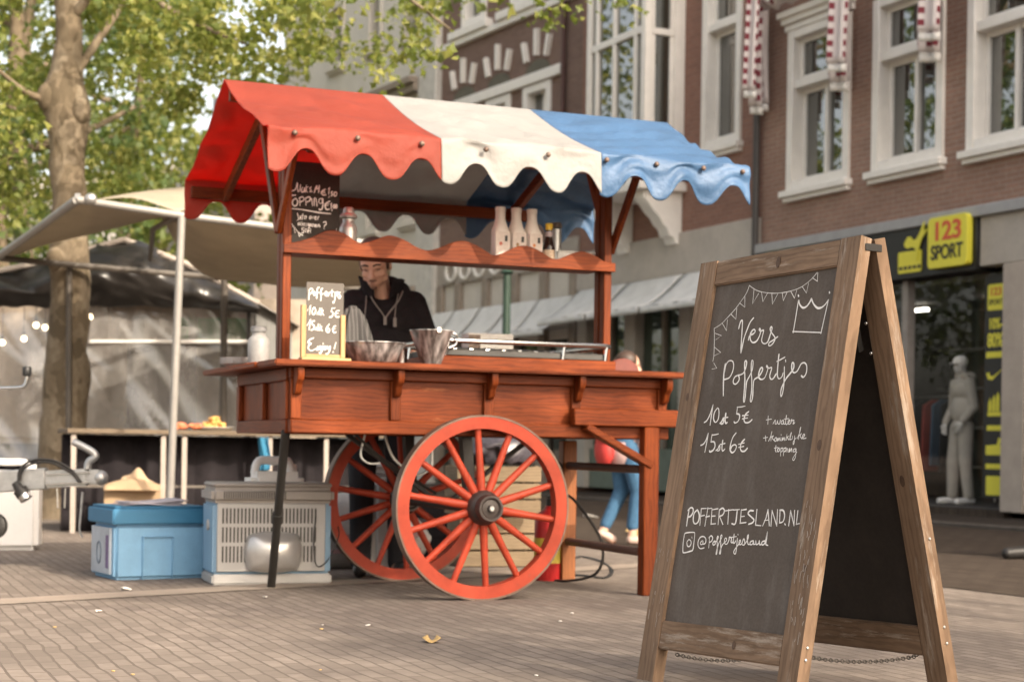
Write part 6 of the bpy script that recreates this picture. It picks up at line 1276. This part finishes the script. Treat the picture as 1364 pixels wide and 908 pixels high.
tz = [('e', (0, .02, .96), (.165, .125, .12)), ('c', (-.095, .02, .95), .10, (-.105, .0, .52), .078), ('c', (-.105, 0, .52), .076, (-.105, .03, .08), .062), ('c', (.095, .02, .95), .10, (.105, .0, .52), .078), ('c', (.105, 0, .52), .076, (.105, .03, .08), .062)]
blobobj('trousers', tz, .012, M_den, MAN, 2)
blobobj('shoe', [('c', (-.105, .05, .045), .045, (-.115, -.14, .04), .04)], .01, M_shoe, MAN, 2); blobobj('shoe', [('c', (.105, .05, .045), .045, (.115, -.14, .04), .04)], .01, M_shoe, MAN, 2)
# the woman walking away beyond the cart
wp = Vector((at(832, 590, 13.2).x, 13.2, 0)); k = .875
WOM = thing('person', 'woman with a red backpack, pink top and blue jeans walking beyond the cart', 'person', wp, R(112))
def S(x, y, z): return (x*k, y*k, z*k)
H2, WP_, WM = headparts(S(.02, -.04, 1.60), R(-15), R(8), 0, .92)
wb = list(H2)+[('c', S(0, 0, 1.52), .045, S(0, .01, 1.40), .05), ('e', S(0, .01, 1.28), (.13, .085, .15)), ('e', S(0, .01, 1.05), (.11, .08, .14)), ('e', S(0, .02, .92), (.14, .10, .10)),
    ('c', S(-.09, .01, .88), .078, S(-.10, -.09, .48), .052), ('c', S(-.10, -.09, .48), .048, S(-.09, -.04, .07), .033), ('c', S(.09, .01, .88), .078, S(.09, -.02, .48), .052), ('c', S(.09, -.02, .48), .048, S(.09, .16, .11), .033),
    ('c', S(-.09, -.04, .045), .03, S(-.10, -.20, .035), .03), ('c', S(.09, .16, .09), .03, S(.09, .06, .035), .03),
    ('c', S(-.16, .01, 1.36), .042, S(-.21, .04, 1.10), .035), ('c', S(-.21, .04, 1.10), .034, S(-.20, -.10, .90), .022), ('c', S(.16, .01, 1.36), .042, S(.21, .05, 1.10), .035), ('c', S(.21, .05, 1.10), .034, S(.22, .0, .88), .022)]
wb += hand(S(-.20, -.10, .90), (0, -.3, -1), (1, 0, 0), .9, .35, 1)+hand(S(.22, 0, .88), (0, -.1, -1), (-1, 0, 0), .9, .35, -1)
blobobj('body', wb, .008, M_skin, WOM, 3)
blobobj('top', [('e', S(0, .01, .86), (.158, .13, .19)), ('e', S(0, .01, 1.30), (.15, .105, .13)), ('e', S(0, .01, 1.08), (.135, .10, .18)), ('c', S(-.15, .01, 1.36), .056, S(-.21, .04, 1.10), .048), ('c', S(.15, .01, 1.36), .056, S(.21, .05, 1.10), .048), ('c', S(-.21, .04, 1.10), .047, S(-.20, -.09, .93), .033), ('c', S(.21, .05, 1.10), .047, S(.22, .0, .91), .033)], .01, plain('pale_pink_cotton', (.58, .40, .38), .9), WOM, 2)
blobobj('jeans', [('e', S(0, .02, .92), (.152, .115, .10)), ('c', S(-.09, .01, .87), .088, S(-.10, -.09, .48), .064), ('c', S(-.10, -.09, .48), .062, S(-.09, -.045, .17), .048), ('c', S(.09, .01, .87), .088, S(.09, -.02, .48), .064), ('c', S(.09, -.02, .48), .062, S(.09, .13, .18), .048)], .01, plain('blue_denim', (.04, .11, .20), .9, var=.2, nscale=30), WOM, 2)
M_bsh = plain('beige_shoe', (.50, .36, .30), .7)
blobobj('shoe', [('c', S(-.09, -.03, .05), .038, S(-.10, -.21, .04), .034)], .01, M_bsh, WOM, 2); blobobj('shoe', [('c', S(.09, .17, .10), .036, S(.09, .06, .045), .034)], .01, M_bsh, WOM, 2)
blobobj('backpack', [('e', S(.0, .17, 1.22), (.13, .075, .18)), ('e', S(0, .20, 1.02), (.12, .07, .16)), ('e', S(.02, .19, .84), (.11, .07, .14)), ('c', S(-.10, .10, 1.38), .02, S(-.11, -.06, 1.36), .02), ('c', S(.10, .10, 1.38), .02, S(.11, -.06, 1.36), .02)], .01, plain('red_backpack_nylon', (.42, .035, .03), .6), WOM, 2)
attach(WOM, 'hair', M_hair, lambda q: (q.ball(WP_(0, .025, .03), (.083, .092, .088), 3, WM), q.ball(WP_(0, .10, -.03), (.04, .045, .09), 3, WM)))
# passer-by mostly cut by the right edge
pp = Vector((at(1418, 590, 12.1).x, 12.1, 0))
PAS = thing('person', 'dark dressed passer-by whose black shoe shows at the right picture edge', 'person', pp, R(-70))
H3, P3_, M3_ = headparts((0, -.03, 1.66), 0, R(5), 0, 1)
pb = list(H3)+[('c', (0, 0, 1.57), .055, (0, .01, 1.45), .06), ('e', (0, .01, 1.33), (.16, .10, .16)), ('e', (0, .01, 1.1), (.14, .095, .16)), ('e', (0, .02, .95), (.15, .11, .1)), ('c', (-.09, .02, .92), .085, (-.10, -.10, .5), .058), ('c', (-.10, -.10, .5), .054, (-.10, -.20, .09), .04), ('c', (.09, .02, .92), .085, (.09, .05, .5), .058), ('c', (.09, .05, .5), .054, (.09, .24, .12), .04),
    ('c', (-.17, .01, 1.42), .05, (-.22, .03, 1.14), .04), ('c', (-.22, .03, 1.14), .038, (-.2, -.1, .92), .026), ('c', (.17, .01, 1.42), .05, (.22, .03, 1.14), .04), ('c', (.22, .03, 1.14), .038, (.21, -.02, .9), .026), ('c', (-.10, -.20, .05), .035, (-.10, -.38, .04), .035), ('c', (.09, .24, .1), .035, (.09, .12, .04), .035)]
pb += hand((-.2, -.1, .92), (0, -.3, -1), (1, 0, 0), 1, .4, 1)+hand((.21, -.02, .9), (0, -.1, -1), (-1, 0, 0), 1, .4, -1)
blobobj('body', pb, .008, M_skin, PAS, 3)
blobobj('coat', [('e', (0, .01, 1.35), (.185, .125, .14)), ('e', (0, .01, 1.1), (.17, .12, .22)), ('c', (-.17, .01, 1.43), .066, (-.22, .03, 1.14), .056), ('c', (-.22, .03, 1.14), .054, (-.2, -.09, .95), .04), ('c', (.17, .01, 1.43), .066, (.22, .03, 1.14), .056), ('c', (.22, .03, 1.14), .054, (.21, -.02, .93), .04)], .011, M_blackcloth, PAS, 2)
blobobj('trousers', [('e', (0, .02, .93), (.165, .125, .1)), ('c', (-.09, .02, .9), .098, (-.10, -.10, .5), .074), ('c', (-.10, -.10, .5), .07, (-.10, -.18, .10), .058), ('c', (.09, .02, .9), .098, (.09, .05, .5), .074), ('c', (.09, .05, .5), .07, (.09, .22, .15), .058)], .011, M_den, PAS, 2)
blobobj('shoe', [('c', (-.10, -.18, .055), .05, (-.10, -.40, .045), .043)], .009, M_shoe, PAS, 2); blobobj('shoe', [('c', (.09, .26, .11), .048, (.09, .13, .045), .043)], .009, M_shoe, PAS, 2)
attach(PAS, 'hair', M_hair, lambda q: q.ball(P3_(0, .025, .035), (.08, .095, .085), 3, M3_))
# shop mannequin
mq = fw(1.0, -.55, .132); MQ = thing('mannequin', 'white mannequin in a beige tracksuit standing in the sports shop window', 'mannequin', mq, FRZ+R(180)-R(8)); k = 1.0
H4, P4_, M4_ = headparts((.0, -.03, 1.69), R(12), R(6), 0, .95)
M_mq = plain('mannequin_white', (.55, .54, .51), .5); M_suit = plain('beige_tracksuit', (.40, .365, .315), .95, var=.08, nscale=10, bmp=.3)
mb_ = list(H4)+[('c', (0, 0, 1.62), .05, (0, .01, 1.5), .055), ('e', (0, .01, 1.38), (.15, .095, .16)), ('e', (0, .01, 1.15), (.13, .09, .16)), ('e', (0, .02, .98), (.14, .1, .1)), ('c', (-.09, .01, .95), .08, (-.11, -.03, .52), .055), ('c', (-.11, -.03, .52), .05, (-.14, -.02, .09), .038), ('c', (.09, .01, .95), .08, (.10, 0, .52), .055), ('c', (.10, 0, .52), .05, (.13, .03, .09), .038),
    ('c', (-.17, .01, 1.46), .048, (-.23, .03, 1.18), .04), ('c', (-.23, .03, 1.18), .038, (-.20, -.1, .98), .025), ('c', (.17, .01, 1.46), .048, (.22, .03, 1.18), .04), ('c', (.22, .03, 1.18), .038, (.20, -.12, 1.0), .025), ('c', (-.14, -.02, .05), .035, (-.16, -.16, .035), .032), ('c', (.13, .03, .05), .035, (.15, -.12, .035), .032)]
mb_ += hand((-.20, -.1, .98), (.2, -.3, -1), (1, 0, 0), 1, .4, 1)+hand((.20, -.12, 1.0), (-.2, -.3, -1), (-1, 0, 0), 1, .4, -1)
blobobj('body', mb_, .008, M_mq, MQ, 3)
blobobj('tracksuit', [('e', (0, .01, 1.40), (.185, .125, .14)), ('e', (0, .01, 1.15), (.175, .125, .2)), ('c', (-.16, .01, 1.47), .07, (-.235, .03, 1.18), .06), ('c', (-.235, .03, 1.18), .058, (-.205, -.09, 1.0), .045), ('c', (.16, .01, 1.47), .07, (.225, .03, 1.18), .06), ('c', (.225, .03, 1.18), .058, (.205, -.11, 1.02), .045), ('e', (0, .09, 1.55), (.13, .07, .07)), ('c', (-.09, .0, 1.56), .045, (.09, .0, 1.56), .045)], .011, M_suit, MQ, 2)
blobobj('track_trousers', [('e', (0, .02, .95), (.17, .13, .11)), ('c', (-.09, .01, .93), .10, (-.115, -.03, .5), .085), ('c', (-.115, -.03, .5), .082, (-.145, -.02, .12), .068), ('c', (.09, .01, .93), .10, (.105, 0, .5), .085), ('c', (.105, 0, .5), .082, (.135, .03, .12), .068)], .011, M_suit, MQ, 2)
blobobj('trainer', [('c', (-.14, .03, .05), .045, (-.165, -.18, .04), .042)], .01, M_white, MQ, 2); blobobj('trainer', [('c', (.13, .08, .05), .045, (.155, -.14, .04), .042)], .01, M_white, MQ, 2)
attach(MQ, 'cap', M_white, lambda q: (q.ball(P4_(0, .01, .05), (.084, .10, .075), 3, M4_), q.ball(P4_(0, -.10, .035), (.06, .06, .008), 2, M4_)))
